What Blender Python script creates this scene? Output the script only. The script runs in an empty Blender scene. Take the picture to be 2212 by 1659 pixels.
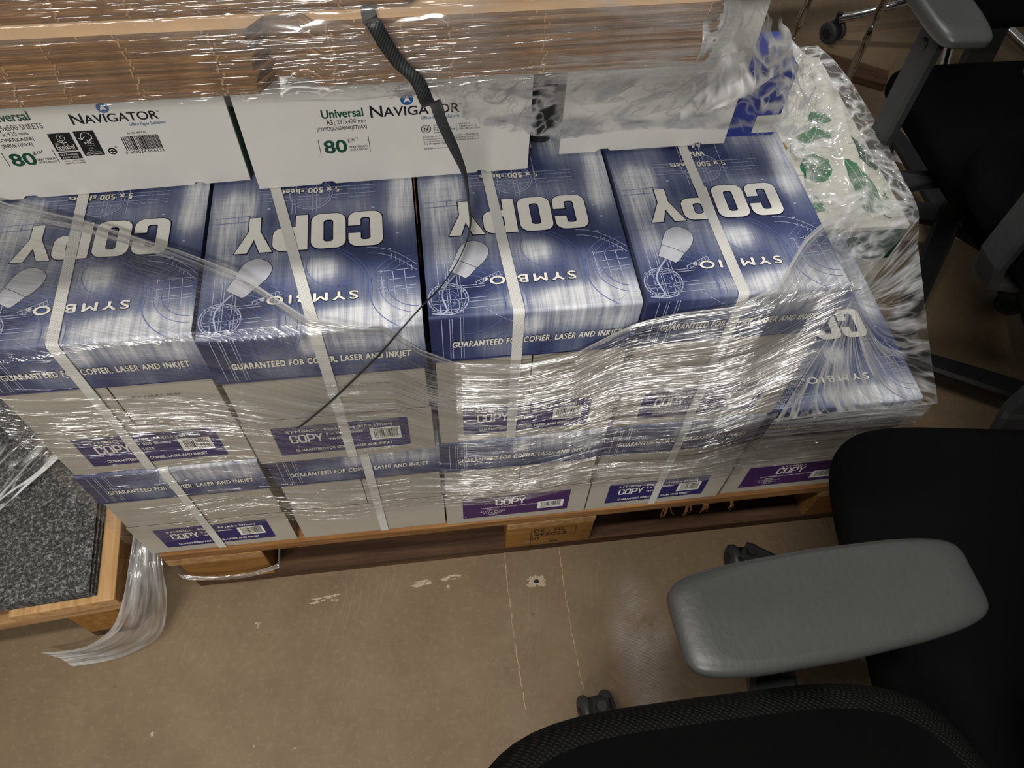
import bpy, math, random
from mathutils import Vector, Matrix, noise
random.seed(7)
S = bpy.context.scene
COL = S.collection
PI = math.pi

# ------------------------------------------------------------------ materials
def lin(c):
    c = c / 255.0
    return c / 12.92 if c <= 0.04045 else ((c + 0.055) / 1.055) ** 2.4
def rgb(r, g, b): return (lin(r), lin(g), lin(b), 1.0)

class NT:
    """small helper around a node tree"""
    def __init__(self, name):
        self.m = bpy.data.materials.new(name); self.m.use_nodes = True
        self.t = self.m.node_tree; self.t.nodes.clear()
        self.out = self.n('ShaderNodeOutputMaterial')
    def n(self, kind, **kw):
        nd = self.t.nodes.new(kind)
        for k, v in kw.items(): setattr(nd, k, v)
        return nd
    def l(self, a, b): self.t.links.new(a, b)
    def set(self, nd, **kw):
        for k, v in kw.items(): nd.inputs[k.replace('_', ' ')].default_value = v
        return nd
    def coords(self, kind='Object', scale=(1, 1, 1), loc=(0, 0, 0)):
        tc = self.n('ShaderNodeTexCoord'); mp = self.n('ShaderNodeMapping')
        mp.inputs['Scale'].default_value = scale; mp.inputs['Location'].default_value = loc
        self.l(tc.outputs[kind], mp.inputs['Vector']); return mp.outputs['Vector']
    def noise(self, vec, scale, detail=3, rough=0.55):
        nz = self.n('ShaderNodeTexNoise'); self.l(vec, nz.inputs['Vector'])
        nz.inputs['Scale'].default_value = scale; nz.inputs['Detail'].default_value = detail
        nz.inputs['Roughness'].default_value = rough
        return nz.outputs['Fac']
    def ramp(self, fac, stops):
        r = self.n('ShaderNodeValToRGB'); self.l(fac, r.inputs['Fac'])
        el = r.color_ramp.elements
        while len(el) < len(stops): el.new(0.5)
        for e, (p, c) in zip(el, stops):
            e.position = p; e.color = c if len(c) == 4 else (*c, 1)
        return r.outputs['Color']
    def math(self, op, a, b=None, clamp=False):
        m = self.n('ShaderNodeMath', operation=op, use_clamp=clamp)
        for i, v in enumerate((a, b)):
            if v is None: continue
            if isinstance(v, (int, float)): m.inputs[i].default_value = v
            else: self.l(v, m.inputs[i])
        return m.outputs[0]
    def mix(self, fac, a, b, blend='MIX'):
        m = self.n('ShaderNodeMix', data_type='RGBA', blend_type=blend)
        for key, v in ((0, fac), (6, a), (7, b)):
            if isinstance(v, (int, float)): m.inputs[key].default_value = v
            elif isinstance(v, tuple): m.inputs[key].default_value = v
            else: self.l(v, m.inputs[key])
        return m.outputs[2]
    def bump(self, h, strength=0.3, dist=0.001, normal=None):
        b = self.n('ShaderNodeBump'); self.l(h, b.inputs['Height'])
        b.inputs['Strength'].default_value = strength; b.inputs['Distance'].default_value = dist
        if normal is not None: self.l(normal, b.inputs['Normal'])
        return b.outputs['Normal']
    def principled(self, color, rough=0.6, metal=0.0, normal=None, spec=0.5):
        p = self.n('ShaderNodeBsdfPrincipled')
        if isinstance(color, tuple): p.inputs['Base Color'].default_value = color
        else: self.l(color, p.inputs['Base Color'])
        if isinstance(rough, (int, float)): p.inputs['Roughness'].default_value = rough
        else: self.l(rough, p.inputs['Roughness'])
        p.inputs['Metallic'].default_value = metal
        p.inputs['Specular IOR Level'].default_value = spec
        if normal is not None: self.l(normal, p.inputs['Normal'])
        self.l(p.outputs[0], self.out.inputs['Surface'])
        return p

def plain(name, color, rough=0.6, metal=0.0, spec=0.4, var=0.06, scale=60, bump=0.0):
    t = NT(name); v = t.coords()
    f = t.noise(v, scale, 4)
    c = t.ramp(f, [(0.3, tuple(x * (1 - var) for x in color[:3])), (0.7, tuple(min(1, x * (1 + var)) for x in color[:3]))])
    nrm = t.bump(t.noise(v, scale * 8, 3), bump, 0.0008) if bump else None
    t.principled(c, rough, metal, nrm, spec)
    return t.m

M = {}
M['white_card'] = plain('white_card', rgb(222, 219, 212), 0.75, var=0.02, scale=20, bump=0.06)
M['shaded_white_card'] = plain('shaded_white_card', rgb(176, 170, 158), 0.8, var=0.03, scale=15, bump=0.06)  # white tray card, darkened so its colour carries the shade on the box fronts
M['card_edge'] = plain('card_edge', rgb(130, 92, 66), 0.85, var=0.2, scale=300)
M['ink_white'] = plain('ink_white', rgb(240, 238, 230), 0.6, var=0.03, scale=150)
M['ink_navy'] = plain('ink_navy', rgb(18, 22, 58), 0.6, var=0.05)
M['ink_black'] = plain('ink_black', rgb(20, 20, 24), 0.6, var=0.05)
M['ink_grey'] = plain('ink_grey', rgb(92, 92, 94), 0.6, var=0.05)
M['ink_green'] = plain('ink_green', rgb(10, 74, 54), 0.6, var=0.05)
M['ink_blue'] = plain('ink_blue', rgb(38, 88, 148), 0.6, var=0.05)
M['ink_line'] = plain('ink_line', rgb(174, 182, 208), 0.6, var=0.25, scale=220)
M['ink_line_soft'] = plain('ink_line_soft', rgb(96, 110, 165), 0.6, var=0.3, scale=260)
M['label_blue'] = plain('label_blue', rgb(40, 36, 98), 0.5, var=0.06, scale=120)
M['label_purple'] = plain('label_purple', rgb(72, 40, 96), 0.5, var=0.08, scale=120)
M['mouse_print'] = plain('mouse_print', rgb(190, 192, 200), 0.6, var=0.16, scale=38)
M['ink_gold'] = plain('ink_gold', rgb(168, 128, 60), 0.45, var=0.15)
M['tear_line'] = plain('tear_line', rgb(92, 58, 46), 0.85, var=0.2, scale=300)
M['stamp'] = plain('wood_stamp', rgb(72, 46, 22), 0.85, var=0.15, scale=300)
M['leaf_green'] = plain('leaf_green', rgb(52, 118, 78), 0.6, var=0.22, scale=45)
M['leaf_dark'] = plain('leaf_dark', rgb(20, 70, 48), 0.6, var=0.15, scale=45)
M['offwhite'] = plain('offwhite', rgb(214, 212, 200), 0.65, var=0.03, scale=30)
M['royal_blue'] = plain('royal_blue', rgb(46, 58, 138), 0.55, var=0.12, scale=40)
M['chrome'] = plain('chrome', (0.72, 0.70, 0.68, 1), 0.14, 1.0, var=0.05)
M['black_plastic'] = plain('black_plastic', (0.012, 0.012, 0.013, 1), 0.45, spec=0.4, var=0.1, bump=0.1)
M['dark_plastic'] = plain('dark_plastic', (0.022, 0.023, 0.025, 1), 0.5, spec=0.4, var=0.1, bump=0.15)
M['caster_grey'] = plain('caster_grey', (0.035, 0.037, 0.042, 1), 0.5, var=0.15)
M['pad_grey'] = plain('pad_grey', (0.046, 0.048, 0.046, 1), 0.42, spec=0.5, var=0.06, scale=18, bump=0.35)
M['strap_black'] = None
M['paper_bit'] = plain('paper_bit', rgb(205, 200, 195), 0.8)

def fabric():
    t = NT('black_fabric'); v = t.coords()
    f = t.noise(v, 900, 2); g = t.noise(v, 7, 3)
    c = t.mix(f, (0.0014, 0.0014, 0.0015, 1), (0.0034, 0.0035, 0.0037, 1))
    t.principled(c, 0.88, 0, t.bump(f, 0.5, 0.0006), 0.05)
    return t.m
M['fabric'] = fabric()
def weave():
    t = NT('black_mesh_weave'); v = t.coords()
    def wave(rot):
        mp = t.n('ShaderNodeMapping'); mp.inputs['Rotation'].default_value = rot; t.l(v, mp.inputs['Vector'])
        w = t.n('ShaderNodeTexWave', wave_type='BANDS', bands_direction='X'); t.l(mp.outputs[0], w.inputs['Vector'])
        w.inputs['Scale'].default_value = 100; w.inputs['Distortion'].default_value = 0.4; return w.outputs['Fac']
    h = t.math('MULTIPLY', wave((0, 0.7, 0.6)), wave((0, -0.7, -0.5)))
    c = t.mix(h, (0.0015, 0.0015, 0.0015, 1), (0.010, 0.010, 0.0105, 1))
    t.principled(c, 0.7, 0, t.bump(h, 0.9, 0.001), 0.15)
    return t.m
M['weave'] = weave()
def strap(name, a, b):
    t = NT(name); v = t.coords(kind='UV')
    w = t.n('ShaderNodeTexWave', wave_type='BANDS', bands_direction='DIAGONAL'); t.l(v, w.inputs['Vector'])
    w.inputs['Scale'].default_value = 260
    c = t.mix(w.outputs['Fac'], a, b)
    t.principled(c, 0.45, 0, t.bump(w.outputs['Fac'], 0.3, 0.0004), 0.5)
    return t.m
M['strap_white'] = strap('strap_white', rgb(196, 196, 192), rgb(232, 231, 226))
M['strap_black'] = strap('strap_black', (0.008, 0.009, 0.010, 1), (0.030, 0.034, 0.036, 1))

def blue_print():
    """deep blue sheet print with pale cloudy blobs; the blobs' strength is a mesh attribute"""
    t = NT('blue_print')
    at = t.n('ShaderNodeAttribute', attribute_name='pale'); 
    v = t.coords(scale=(700, 22, 22)); v2 = t.coords(scale=(150, 9, 9)); v3 = t.coords(scale=(24, 700, 700))
    s = t.math('ADD', t.math('MULTIPLY', t.noise(v, 1, 2), 0.55), t.math('MULTIPLY', t.noise(v2, 1, 2), 0.75))
    s = t.math('ADD', s, t.math('MULTIPLY', t.noise(v3, 1, 1), 0.25))
    L = t.math('MULTIPLY', at.outputs['Fac'], t.math('ADD', s, 0.12), clamp=True)
    c = t.ramp(L, [(0.0, rgb(44, 50, 88)), (0.22, rgb(66, 76, 114)), (0.55, rgb(126, 133, 156)), (1.0, rgb(224, 226, 230))])
    t.principled(c, 0.5, 0, t.bump(t.noise(t.coords(scale=(260, 3, 3)), 1, 1), 0.06, 0.001), 0.35)
    return t.m
M['blue_print'] = blue_print()

def wood(name, a, b, c3, axis='X'):
    t = NT(name)
    sc = (2.2, 40, 40) if axis == 'X' else (40, 2.2, 40)
    v = t.coords(scale=sc); v2 = t.coords(scale=(5, 5, 5))
    f = t.noise(v, 2.0, 6, 0.65); g = t.noise(v2, 1.5, 4)
    col = t.ramp(f, [(0.28, a), (0.5, b), (0.72, c3)])
    col = t.mix(t.math('MULTIPLY', g, 0.75), col, a)
    t.principled(col, 0.8, 0, t.bump(f, 0.4, 0.002), 0.25)
    return t.m
M['wood'] = wood('pallet_wood', rgb(88, 58, 34), rgb(150, 106, 62), rgb(196, 150, 96))
M['wood_y'] = wood('pallet_wood_across', rgb(132, 98, 64), rgb(176, 138, 94), rgb(206, 172, 126), 'Y')
M['wood_pale'] = wood('pallet_wood_pale', rgb(150, 112, 72), rgb(196, 156, 106), rgb(222, 188, 140))
M['wood_dark'] = wood('pallet_wood_dark', rgb(52, 36, 26), rgb(92, 66, 48), rgb(120, 88, 62))
M['block'] = wood('pallet_block', rgb(110, 76, 36), rgb(158, 114, 58), rgb(178, 134, 74))

def cardboard():
    t = NT('brown_cardboard'); oi = t.n('ShaderNodeObjectInfo')
    v = t.coords(scale=(60, 5, 900)); f = t.noise(v, 1.0, 4, 0.6)
    v2 = t.coords(scale=(5, 5, 5)); g = t.noise(v2, 1.0, 3)
    col = t.ramp(f, [(0.25, rgb(78, 53, 31)), (0.5, rgb(138, 100, 62)), (0.75, rgb(174, 132, 88))])
    k = t.math('ADD', t.math('MULTIPLY', oi.outputs['Random'], 0.45), t.math('MULTIPLY', g, 0.35))
    col = t.mix(k, col, rgb(76, 55, 36))
    t.principled(col, 0.85, 0, t.bump(f, 0.6, 0.001), 0.2)
    return t.m
M['cardboard'] = cardboard()
M['card_top'] = plain('card_top', rgb(168, 136, 98), 0.8, var=0.1, scale=12)
M['card_score'] = plain('card_score', rgb(156, 126, 90), 0.85, var=0.15, scale=300)

def felt():
    t = NT('speckled_felt'); v = t.coords()
    f = t.noise(v, 250, 5, 0.75); g = t.noise(v, 6, 3)
    c = t.ramp(f, [(0.4, rgb(38, 38, 38)), (0.52, rgb(84, 84, 82)), (0.66, rgb(176, 176, 172))])
    c = t.mix(t.math('MULTIPLY', g, 0.6), c, rgb(60, 60, 60))
    t.principled(c, 0.9, 0, t.bump(f, 0.5, 0.002), 0.2)
    return t.m
M['felt'] = felt()

def concrete():
    t = NT('concrete'); v = t.coords()
    a = t.noise(v, 2.3, 6, 0.62); b = t.noise(v, 14, 6, 0.7); d = t.noise(v, 90, 4, 0.7)
    c = t.ramp(a, [(0.3, rgb(103, 86, 65)), (0.5, rgb(119, 100, 76)), (0.7, rgb(131, 113, 88))])
    c = t.mix(t.math('MULTIPLY', t.math('SUBTRACT', b, 0.35), 0.9, True), c, rgb(98, 81, 62))
    c = t.mix(t.math('MULTIPLY', t.math('SUBTRACT', d, 0.52), 1.2, True), c, rgb(158, 140, 114))
    spots = t.noise(v, 38, 3, 0.6)
    c = t.mix(t.math('MULTIPLY', t.math('SUBTRACT', spots, 0.66), 5.0, True), c, rgb(92, 74, 58))
    # worn, polished swirl beside the chair: a pale scuffed patch of the slab
    tc = t.coords(loc=(-0.742, 0.185, 0)); mp = t.n('ShaderNodeMapping'); t.l(tc, mp.inputs['Vector'])
    mp.inputs['Rotation'].default_value = (0, 0, 0.35); mp.inputs['Scale'].default_value = (17, 7.0, 1)
    ln = t.n('ShaderNodeVectorMath', operation='LENGTH'); t.l(mp.outputs[0], ln.inputs[0])
    blob = t.math('MULTIPLY', t.math('SUBTRACT', 1.0, ln.outputs['Value'], True), t.math('MULTIPLY', t.math('SUBTRACT', t.noise(v, 16, 4, 0.65), 0.30), 2.6, True))
    wv = t.n('ShaderNodeTexWave', wave_type='RINGS', rings_direction='Z'); t.l(t.coords(loc=(-0.60, 0.42, 0)), wv.inputs['Vector'])
    wv.inputs['Scale'].default_value = 70; wv.inputs['Distortion'].default_value = 5; wv.inputs['Detail'].default_value = 3
    blob = t.math('MULTIPLY', blob, t.math('ADD', t.math('MULTIPLY', wv.outputs['Fac'], 0.45), t.math('MULTIPLY', b, 0.9)), True)
    c = t.mix(blob, c, rgb(190, 184, 180))
    # fine wheel scratches
    sc = t.n('ShaderNodeTexWave', wave_type='RINGS', rings_direction='Z'); t.l(t.coords(loc=(0.55, -0.15, 0)), sc.inputs['Vector'])
    sc.inputs['Scale'].default_value = 26; sc.inputs['Distortion'].default_value = 9; sc.inputs['Detail'].default_value = 3; sc.inputs['Detail Scale'].default_value = 0.6
    s2 = t.math('MULTIPLY', t.math('SUBTRACT', sc.outputs['Fac'], 0.985), 40, True)
    s2 = t.math('MULTIPLY', s2, t.math('MULTIPLY', t.math('SUBTRACT', t.noise(v, 5, 2), 0.53), 4, True))
    c = t.mix(t.math('MULTIPLY', s2, 0.3), c, rgb(206, 190, 164))
    r = t.math('ADD', t.math('MULTIPLY', b, 0.25), 0.48)
    t.principled(c, r, 0, t.bump(t.math('ADD', b, d), 0.12, 0.002), 0.35)
    return t.m
M['concrete'] = concrete()
M['plaster'] = plain('floor_plaster', rgb(176, 160, 136), 0.85, var=0.15, scale=220)
M['scratch'] = plain('floor_scratch', rgb(172, 150, 118), 0.85, var=0.2, scale=160)

def film_mat(name, su, sv, dist=0.002, base=0.03, gloss=0.5, haze=0.02, glint_white=0.25, rough=0.12, width=9.0, cover=0.5, patch=(5, 9)):
    """clear stretch film: see-through, with sparse sharp creases that glint and turn a little milky, with white painted in as highlights"""
    t = NT(name)
    v = t.coords('UV', scale=(su, sv, 1)); vb = t.coords('UV', scale=(su * 2.7, sv * 2.3, 1), loc=(7.7, 4.1, 0))
    va = t.coords('UV', scale=(patch[0], patch[1], 1), loc=(3.1, 1.7, 0))
    r1 = t.math('SUBTRACT', 1.0, t.math('MULTIPLY', t.math('ABSOLUTE', t.math('SUBTRACT', t.noise(v, 1, 2, 0.5), 0.5)), width), True)
    r2 = t.math('SUBTRACT', 1.0, t.math('MULTIPLY', t.math('ABSOLUTE', t.math('SUBTRACT', t.noise(vb, 1, 1, 0.5), 0.5)), width * 1.2), True)
    at = t.n('ShaderNodeAttribute', attribute_name='dens'); den = at.outputs['Fac']
    mask = t.math('MULTIPLY', t.math('MULTIPLY', t.math('SUBTRACT', t.noise(va, 1, 3, 0.6), 1.0 - cover - 0.12), 4.5, True), t.math('MINIMUM', den, 1.0))
    hem = t.math('MAXIMUM', t.math('SUBTRACT', den, 1.0), 0.0)
    h = t.math('MULTIPLY', t.math('ADD', r1, t.math('MULTIPLY', r2, 0.5)), t.math('ADD', mask, 0.06))
    nrm = t.bump(h, 1.0, dist)
    fac = t.math('ADD', t.math('MULTIPLY', h, gloss), base, True)
    tr = t.n('ShaderNodeBsdfTransparent'); tr.inputs['Color'].default_value = (0.985, 0.985, 0.98, 1)
    gl = t.n('ShaderNodeBsdfGlossy'); gl.inputs['Roughness'].default_value = rough; t.l(nrm, gl.inputs['Normal'])
    m1 = t.n('ShaderNodeMixShader'); t.l(fac, m1.inputs[0]); t.l(tr.outputs[0], m1.inputs[1]); t.l(gl.outputs[0], m1.inputs[2])
    df = t.n('ShaderNodeBsdfDiffuse'); df.inputs['Color'].default_value = (0.92, 0.92, 0.91, 1)
    tl = t.n('ShaderNodeBsdfTranslucent'); tl.inputs['Color'].default_value = (0.9, 0.9, 0.89, 1)
    ms = t.n('ShaderNodeMixShader'); ms.inputs[0].default_value = 0.3; t.l(df.outputs[0], ms.inputs[1]); t.l(tl.outputs[0], ms.inputs[2])
    hz = t.math('ADD', t.math('MULTIPLY', t.math('MULTIPLY', h, mask), glint_white), t.math('ADD', t.math('ADD', t.math('MULTIPLY', mask, haze * 1.5), haze * 0.4), t.math('MULTIPLY', hem, 0.5)), True)  # diffuse white on the creases imitates bright highlights
    m2 = t.n('ShaderNodeMixShader'); t.l(hz, m2.inputs[0]); t.l(m1.outputs[0], m2.inputs[1]); t.l(ms.outputs[0], m2.inputs[2])
    t.l(m2.outputs[0], t.out.inputs['Surface'])
    return t.m
M['film_side'] = film_mat('film_stretched', 6, 230, .002, .03, .8, .02, .26, .14, 8, .62, (3, 30))
M['film_card'] = film_mat('film_on_cardboard', 8, 150, .0016, .02, .4, .06, .20, .12, 9, .55, (4, 16))
M['film_top'] = film_mat('film_draped', 8, 60, .0025, .03, .5, .04, .30, .14, 9, .45, (5, 14))
M['film_crumple'] = film_mat('film_crumpled', 22, 8, .005, .03, .40, .012, .95, .20, 19, .58, (9, 6))
M['film_cover'] = film_mat('film_loose', 11, 15, .005, .04, .35, .07, .5, .15, 14, .60, (7, 7))
M['film_fan'] = film_mat('film_fan', 3, 48, .003, .035, .45, .02, .5, .14, 13, .60, (3, 12))
M['film_bunch'] = film_mat('film_bunched', 5, 130, .003, .05, .6, .08, .22, .12, 6, .6, (6, 20))

# ------------------------------------------------------------------ mesh building
class MB:
    def __init__(self): self.v = []; self.f = []; self.fm = []; self.mats = []; self.smooth = []; self.uv = {}
    def mi(self, m):
        mt = M[m]
        if mt not in self.mats: self.mats.append(mt)
        return self.mats.index(mt)
    def add(self, vs, fs, m, smooth=False):
        b = len(self.v); i = self.mi(m)
        self.v.extend([tuple(p) for p in vs])
        for f in fs: self.f.append([b + k for k in f]); self.fm.append(i); self.smooth.append(smooth)
    def box(self, x0, x1, y0, y1, z0, z1, m):
        vs = [(x, y, z) for z in (z0, z1) for y in (y0, y1) for x in (x0, x1)]
        self.add(vs, [(0, 2, 3, 1), (4, 5, 7, 6), (0, 1, 5, 4), (2, 6, 7, 3), (0, 4, 6, 2), (1, 3, 7, 5)], m)
    def prism(self, pts, z0, z1, m, mtop=None):
        n = len(pts)
        vs = [(x, y, z0) for x, y in pts] + [(x, y, z1) for x, y in pts]
        self.add(vs, [tuple(range(n - 1, -1, -1))] + [(i, (i + 1) % n, n + (i + 1) % n, n + i) for i in range(n)], m)
        self.add([(x, y, z1) for x, y in pts], [tuple(range(n))], mtop or m)
    def rings(self, rings, m, cap=True, smooth=True, closed=True):
        n = len(rings[0]); vs = [p for r in rings for p in r]; fs = []
        for a in range(len(rings) - 1):
            for i in range(n if closed else n - 1):
                j = (i + 1) % n
                fs.append((a * n + i, a * n + j, (a + 1) * n + j, (a + 1) * n + i))
        self.add(vs, fs, m, smooth)
        if cap:
            self.add(rings[0], [tuple(range(n - 1, -1, -1))], m); self.add(rings[-1], [tuple(range(n))], m)
    def tube(self, path, r, m, n=12, rect=None, up=Vector((0, 0, 1))):
        """round tube, or a flat bar when rect=(width, thickness)"""
        P = [Vector(p) for p in path]; R = r if isinstance(r, (list, tuple)) else [r] * len(P); rings = []
        for i, p in enumerate(P):
            d = (P[min(i + 1, len(P) - 1)] - P[max(i - 1, 0)]).normalized()
            s = d.cross(up)
            if s.length < 1e-3: s = d.cross(Vector((0, 1, 0)))
            s.normalize(); u = s.cross(d).normalized()
            if rect:
                w, t = rect[0] / 2 * R[i], rect[1] / 2 * R[i]; b = min(w, t) * 0.5
                q = [(-w + b, -t), (w - b, -t), (w, -t + b), (w, t - b), (w - b, t), (-w + b, t), (-w, t - b), (-w, -t + b)]
                rings.append([p + s * a + u * c for a, c in q])
            else:
                rings.append([p + s * (R[i] * math.cos(2 * PI * k / n)) + u * (R[i] * math.sin(2 * PI * k / n)) for k in range(n)])
        self.rings(rings, m, True, not rect)
    def disc(self, c, axis, r, w, m, n=24, rnd=0.25):
        c = Vector(c); a = Vector(axis).normalized(); s = a.cross(Vector((0.13, 0.2, 1))).normalized(); u = a.cross(s)
        prof = [(-w / 2, r * 0.55), (-w / 2, r * (1 - rnd)), (-w / 2 * 0.75, r * (1 - rnd * 0.3)), (-w / 2 * 0.4, r), (w / 2 * 0.4, r), (w / 2 * 0.75, r * (1 - rnd * 0.3)), (w / 2, r * (1 - rnd)), (w / 2, r * 0.55)]
        self.rings([[c + a * x + s * (q * math.cos(2 * PI * k / n)) + u * (q * math.sin(2 * PI * k / n)) for k in range(n)] for x, q in prof], m)
    def cushion(self, outline, z0, z1, rb, rt, m, mside=None, mat=None, dome=0.0, seg=5):
        """padded slab: outline [(x, y)] with rounded lower and upper edges and a slight dome on top"""
        cx = sum(p[0] for p in outline) / len(outline); cy = sum(p[1] for p in outline) / len(outline)
        hw = min(max(abs(p[0] - cx) for p in outline), max(abs(p[1] - cy) for p in outline))
        def ring(inset, z):
            k = max(0.0, 1 - inset / hw)
            r = [Vector((cx + (x - cx) * k, cy + (y - cy) * k, z)) for x, y in outline]
            return [mat @ p for p in r] if mat else r
        R = [ring(rb * 1.0 + hw * 0.3, z0)]
        for i in range(seg + 1):
            a = PI / 2 * i / seg; R.append(ring(rb * (1 - math.sin(a)), z0 + rb * (1 - math.cos(a))))
        S2 = []
        for i in range(seg + 1):
            a = PI / 2 * i / seg; S2.append(ring(rt * (1 - math.cos(a)), z1 - rt + rt * math.sin(a)))
        T = [S2[-1]]
        for q in (0.25, 0.45, 0.65, 0.85, 0.98):
            T.append(ring(rt + (hw - rt) * q, z1 + dome * (1 - (1 - q) ** 2)))
        self.rings(R + S2[:1], m, False); self.rings(S2, mside or m, False); self.rings(T, m, False)
        n = len(outline); self.add(T[-1], [tuple(range(n))], m, True); self.add(R[0], [tuple(range(n - 1, -1, -1))], m)
    def ribbon(self, pts, w, m, mapf, closed=False):
        """thin printed line along 2-D points, laid on a surface by mapf(u, v)"""
        n = len(pts); L = []; Rr = []
        for i, (u, v) in enumerate(pts):
            a = pts[(i - 1) % n] if closed or i else pts[0]; b = pts[(i + 1) % n] if closed or i < n - 1 else pts[-1]
            dx, dy = b[0] - a[0], b[1] - a[1]; d = math.hypot(dx, dy) or 1
            nx, ny = -dy / d * w / 2, dx / d * w / 2
            L.append(mapf(u + nx, v + ny)); Rr.append(mapf(u - nx, v - ny))
        vs = L + Rr; fs = [(i, n + i, n + (i + 1) % n, (i + 1) % n) for i in range(n if closed else n - 1)]
        self.add(vs, fs, m)
    def poly(self, pts, m, mapf): self.add([mapf(u, v) for u, v in pts], [tuple(range(len(pts)))], m)
    def strip3(self, pts, side, w, m):
        """flat strap along 3-D points; side(i) gives the width direction"""
        P = [Vector(p) for p in pts]; W = w if isinstance(w, (list, tuple)) else [w] * len(P)
        vs = []; b = len(self.v); s = 0
        for i, p in enumerate(P):
            d = Vector(side[i] if isinstance(side, list) else side).normalized() * W[i] / 2
            vs += [p - d, p + d]
        fs = [(2 * i, 2 * i + 1, 2 * i + 3, 2 * i + 2) for i in range(len(P) - 1)]
        self.add(vs, fs, m, True)
        for i, p in enumerate(P):
            if i: s += (p - P[i - 1]).length
            self.uv[b + 2 * i] = (0, s); self.uv[b + 2 * i + 1] = (W[i], s)
    def text(self, body, mapf, u, v, w=None, h=0.01, m='ink_black', align='L', bold=0.0, shear=0.0, outline=None, lift=1.0, spacing=1.0):
        """lettering with its cap height h from baseline (u, v), squeezed or stretched to width w"""
        vs, fs, (x0, x1), edges = glyphs(body, shear, spacing, 4 if h > .0075 else 2); W = x1 - x0 + 2 * bold
        sx = (w / W) if w else h / CAP; sy = h / CAP
        if align == 'C': u = u - W * sx / 2
        if align == 'R': u = u - W * sx
        put = lambda x, y, l: mapf(u + (x - x0 + bold) * sx, v + y * sy, l)
        def stroke(r, mat, l):
            q = []; f = []
            for (ax, ay), (bx, by) in edges:
                dx, dy = bx - ax, by - ay; d = math.hypot(dx, dy)
                if d < 1e-6: continue
                dx, dy = dx / d * r, dy / d * r; k = len(q); e = .6
                q += [put(ax - dx * e - dy, ay - dy * e + dx, l), put(bx + dx * e - dy, by + dy * e + dx, l), put(bx + dx * e + dy, by + dy * e - dx, l), put(ax - dx * e + dy, ay - dy * e - dx, l)]; f.append((k + 3, k + 2, k + 1, k))
            self.add(q, f, mat)
        if outline: stroke(bold + outline[1], outline[0], lift * .5)
        if bold > 0: stroke(bold, m, lift * .95)
        self.add([put(x, y, lift) for x, y in vs], fs, m)
    def mesh(self, name):
        me = bpy.data.meshes.new(name); me.from_pydata(self.v, [], self.f)
        for mt in self.mats: me.materials.append(mt)
        for p, i, s in zip(me.polygons, self.fm, self.smooth): p.material_index = i; p.use_smooth = s
        if self.uv:
            ul = me.uv_layers.new(name='UVMap')
            for lp in me.loops: ul.data[lp.index].uv = self.uv.get(lp.vertex_index, (0, 0))
        me.update(); return me
    def build(self, name, parent=None, loc=None, rot=None, bevel=0):
        o = bpy.data.objects.new(name, self.mesh(name)); COL.objects.link(o)
        if parent: o.parent = parent
        if loc: o.location = loc
        if rot: o.rotation_euler = rot
        if bevel:
            b = o.modifiers.new('edge', 'BEVEL'); b.width = bevel; b.segments = 2; b.limit_method = 'ANGLE'; b.angle_limit = 0.7
        return o

_G = {}; CAP = 0.727
def curve_mesh(c):
    o = bpy.data.objects.new('lettering', c); COL.objects.link(o)
    dg = bpy.context.evaluated_depsgraph_get(); dg.update()
    me = o.evaluated_get(dg).to_mesh()
    vs = [(p.co.x, p.co.y) for p in me.vertices]; fs = [tuple(p.vertices) for p in me.polygons]
    o.evaluated_get(dg).to_mesh_clear(); bpy.data.objects.remove(o); bpy.data.curves.remove(c)
    return vs, fs
def glyphs(body, shear, spacing, res):
    k = (body, round(shear, 3), spacing, res)
    if k not in _G:
        if body in ('#COPY', '#copy'): vs, fs, ext = copy_word(.25 if body == '#COPY' else .165)
        else:
            c = bpy.data.curves.new('lettering', 'FONT'); c.body = body; c.size = 1.0; c.resolution_u = res
            c.shear = shear; c.space_character = spacing; c.fill_mode = 'FRONT'
            vs, fs = curve_mesh(c); xs = [p[0] for p in vs] or [0, 1]; ext = (min(xs), max(xs))
        cnt = {}
        for f in fs:
            for a, b in zip(f, f[1:] + f[:1]): cnt.setdefault((min(a, b), max(a, b)), []).append((a, b))
        _G[k] = (vs, fs, ext, [(vs[e[0][0]], vs[e[0][1]]) for e in cnt.values() if len(e) == 1])
    return _G[k]
def arc(cx, cy, r, a0, a1, n=5): return [(cx + r * math.cos(math.radians(a0 + (a1 - a0) * i / n)), cy + r * math.sin(math.radians(a0 + (a1 - a0) * i / n))) for i in range(n + 1)]
def rrect(x0, x1, y0, y1, r): return arc(x1 - r, y1 - r, r, 0, 90) + arc(x0 + r, y1 - r, r, 90, 180) + arc(x0 + r, y0 + r, r, 180, 270) + arc(x1 - r, y0 + r, r, 270, 360)
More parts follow.
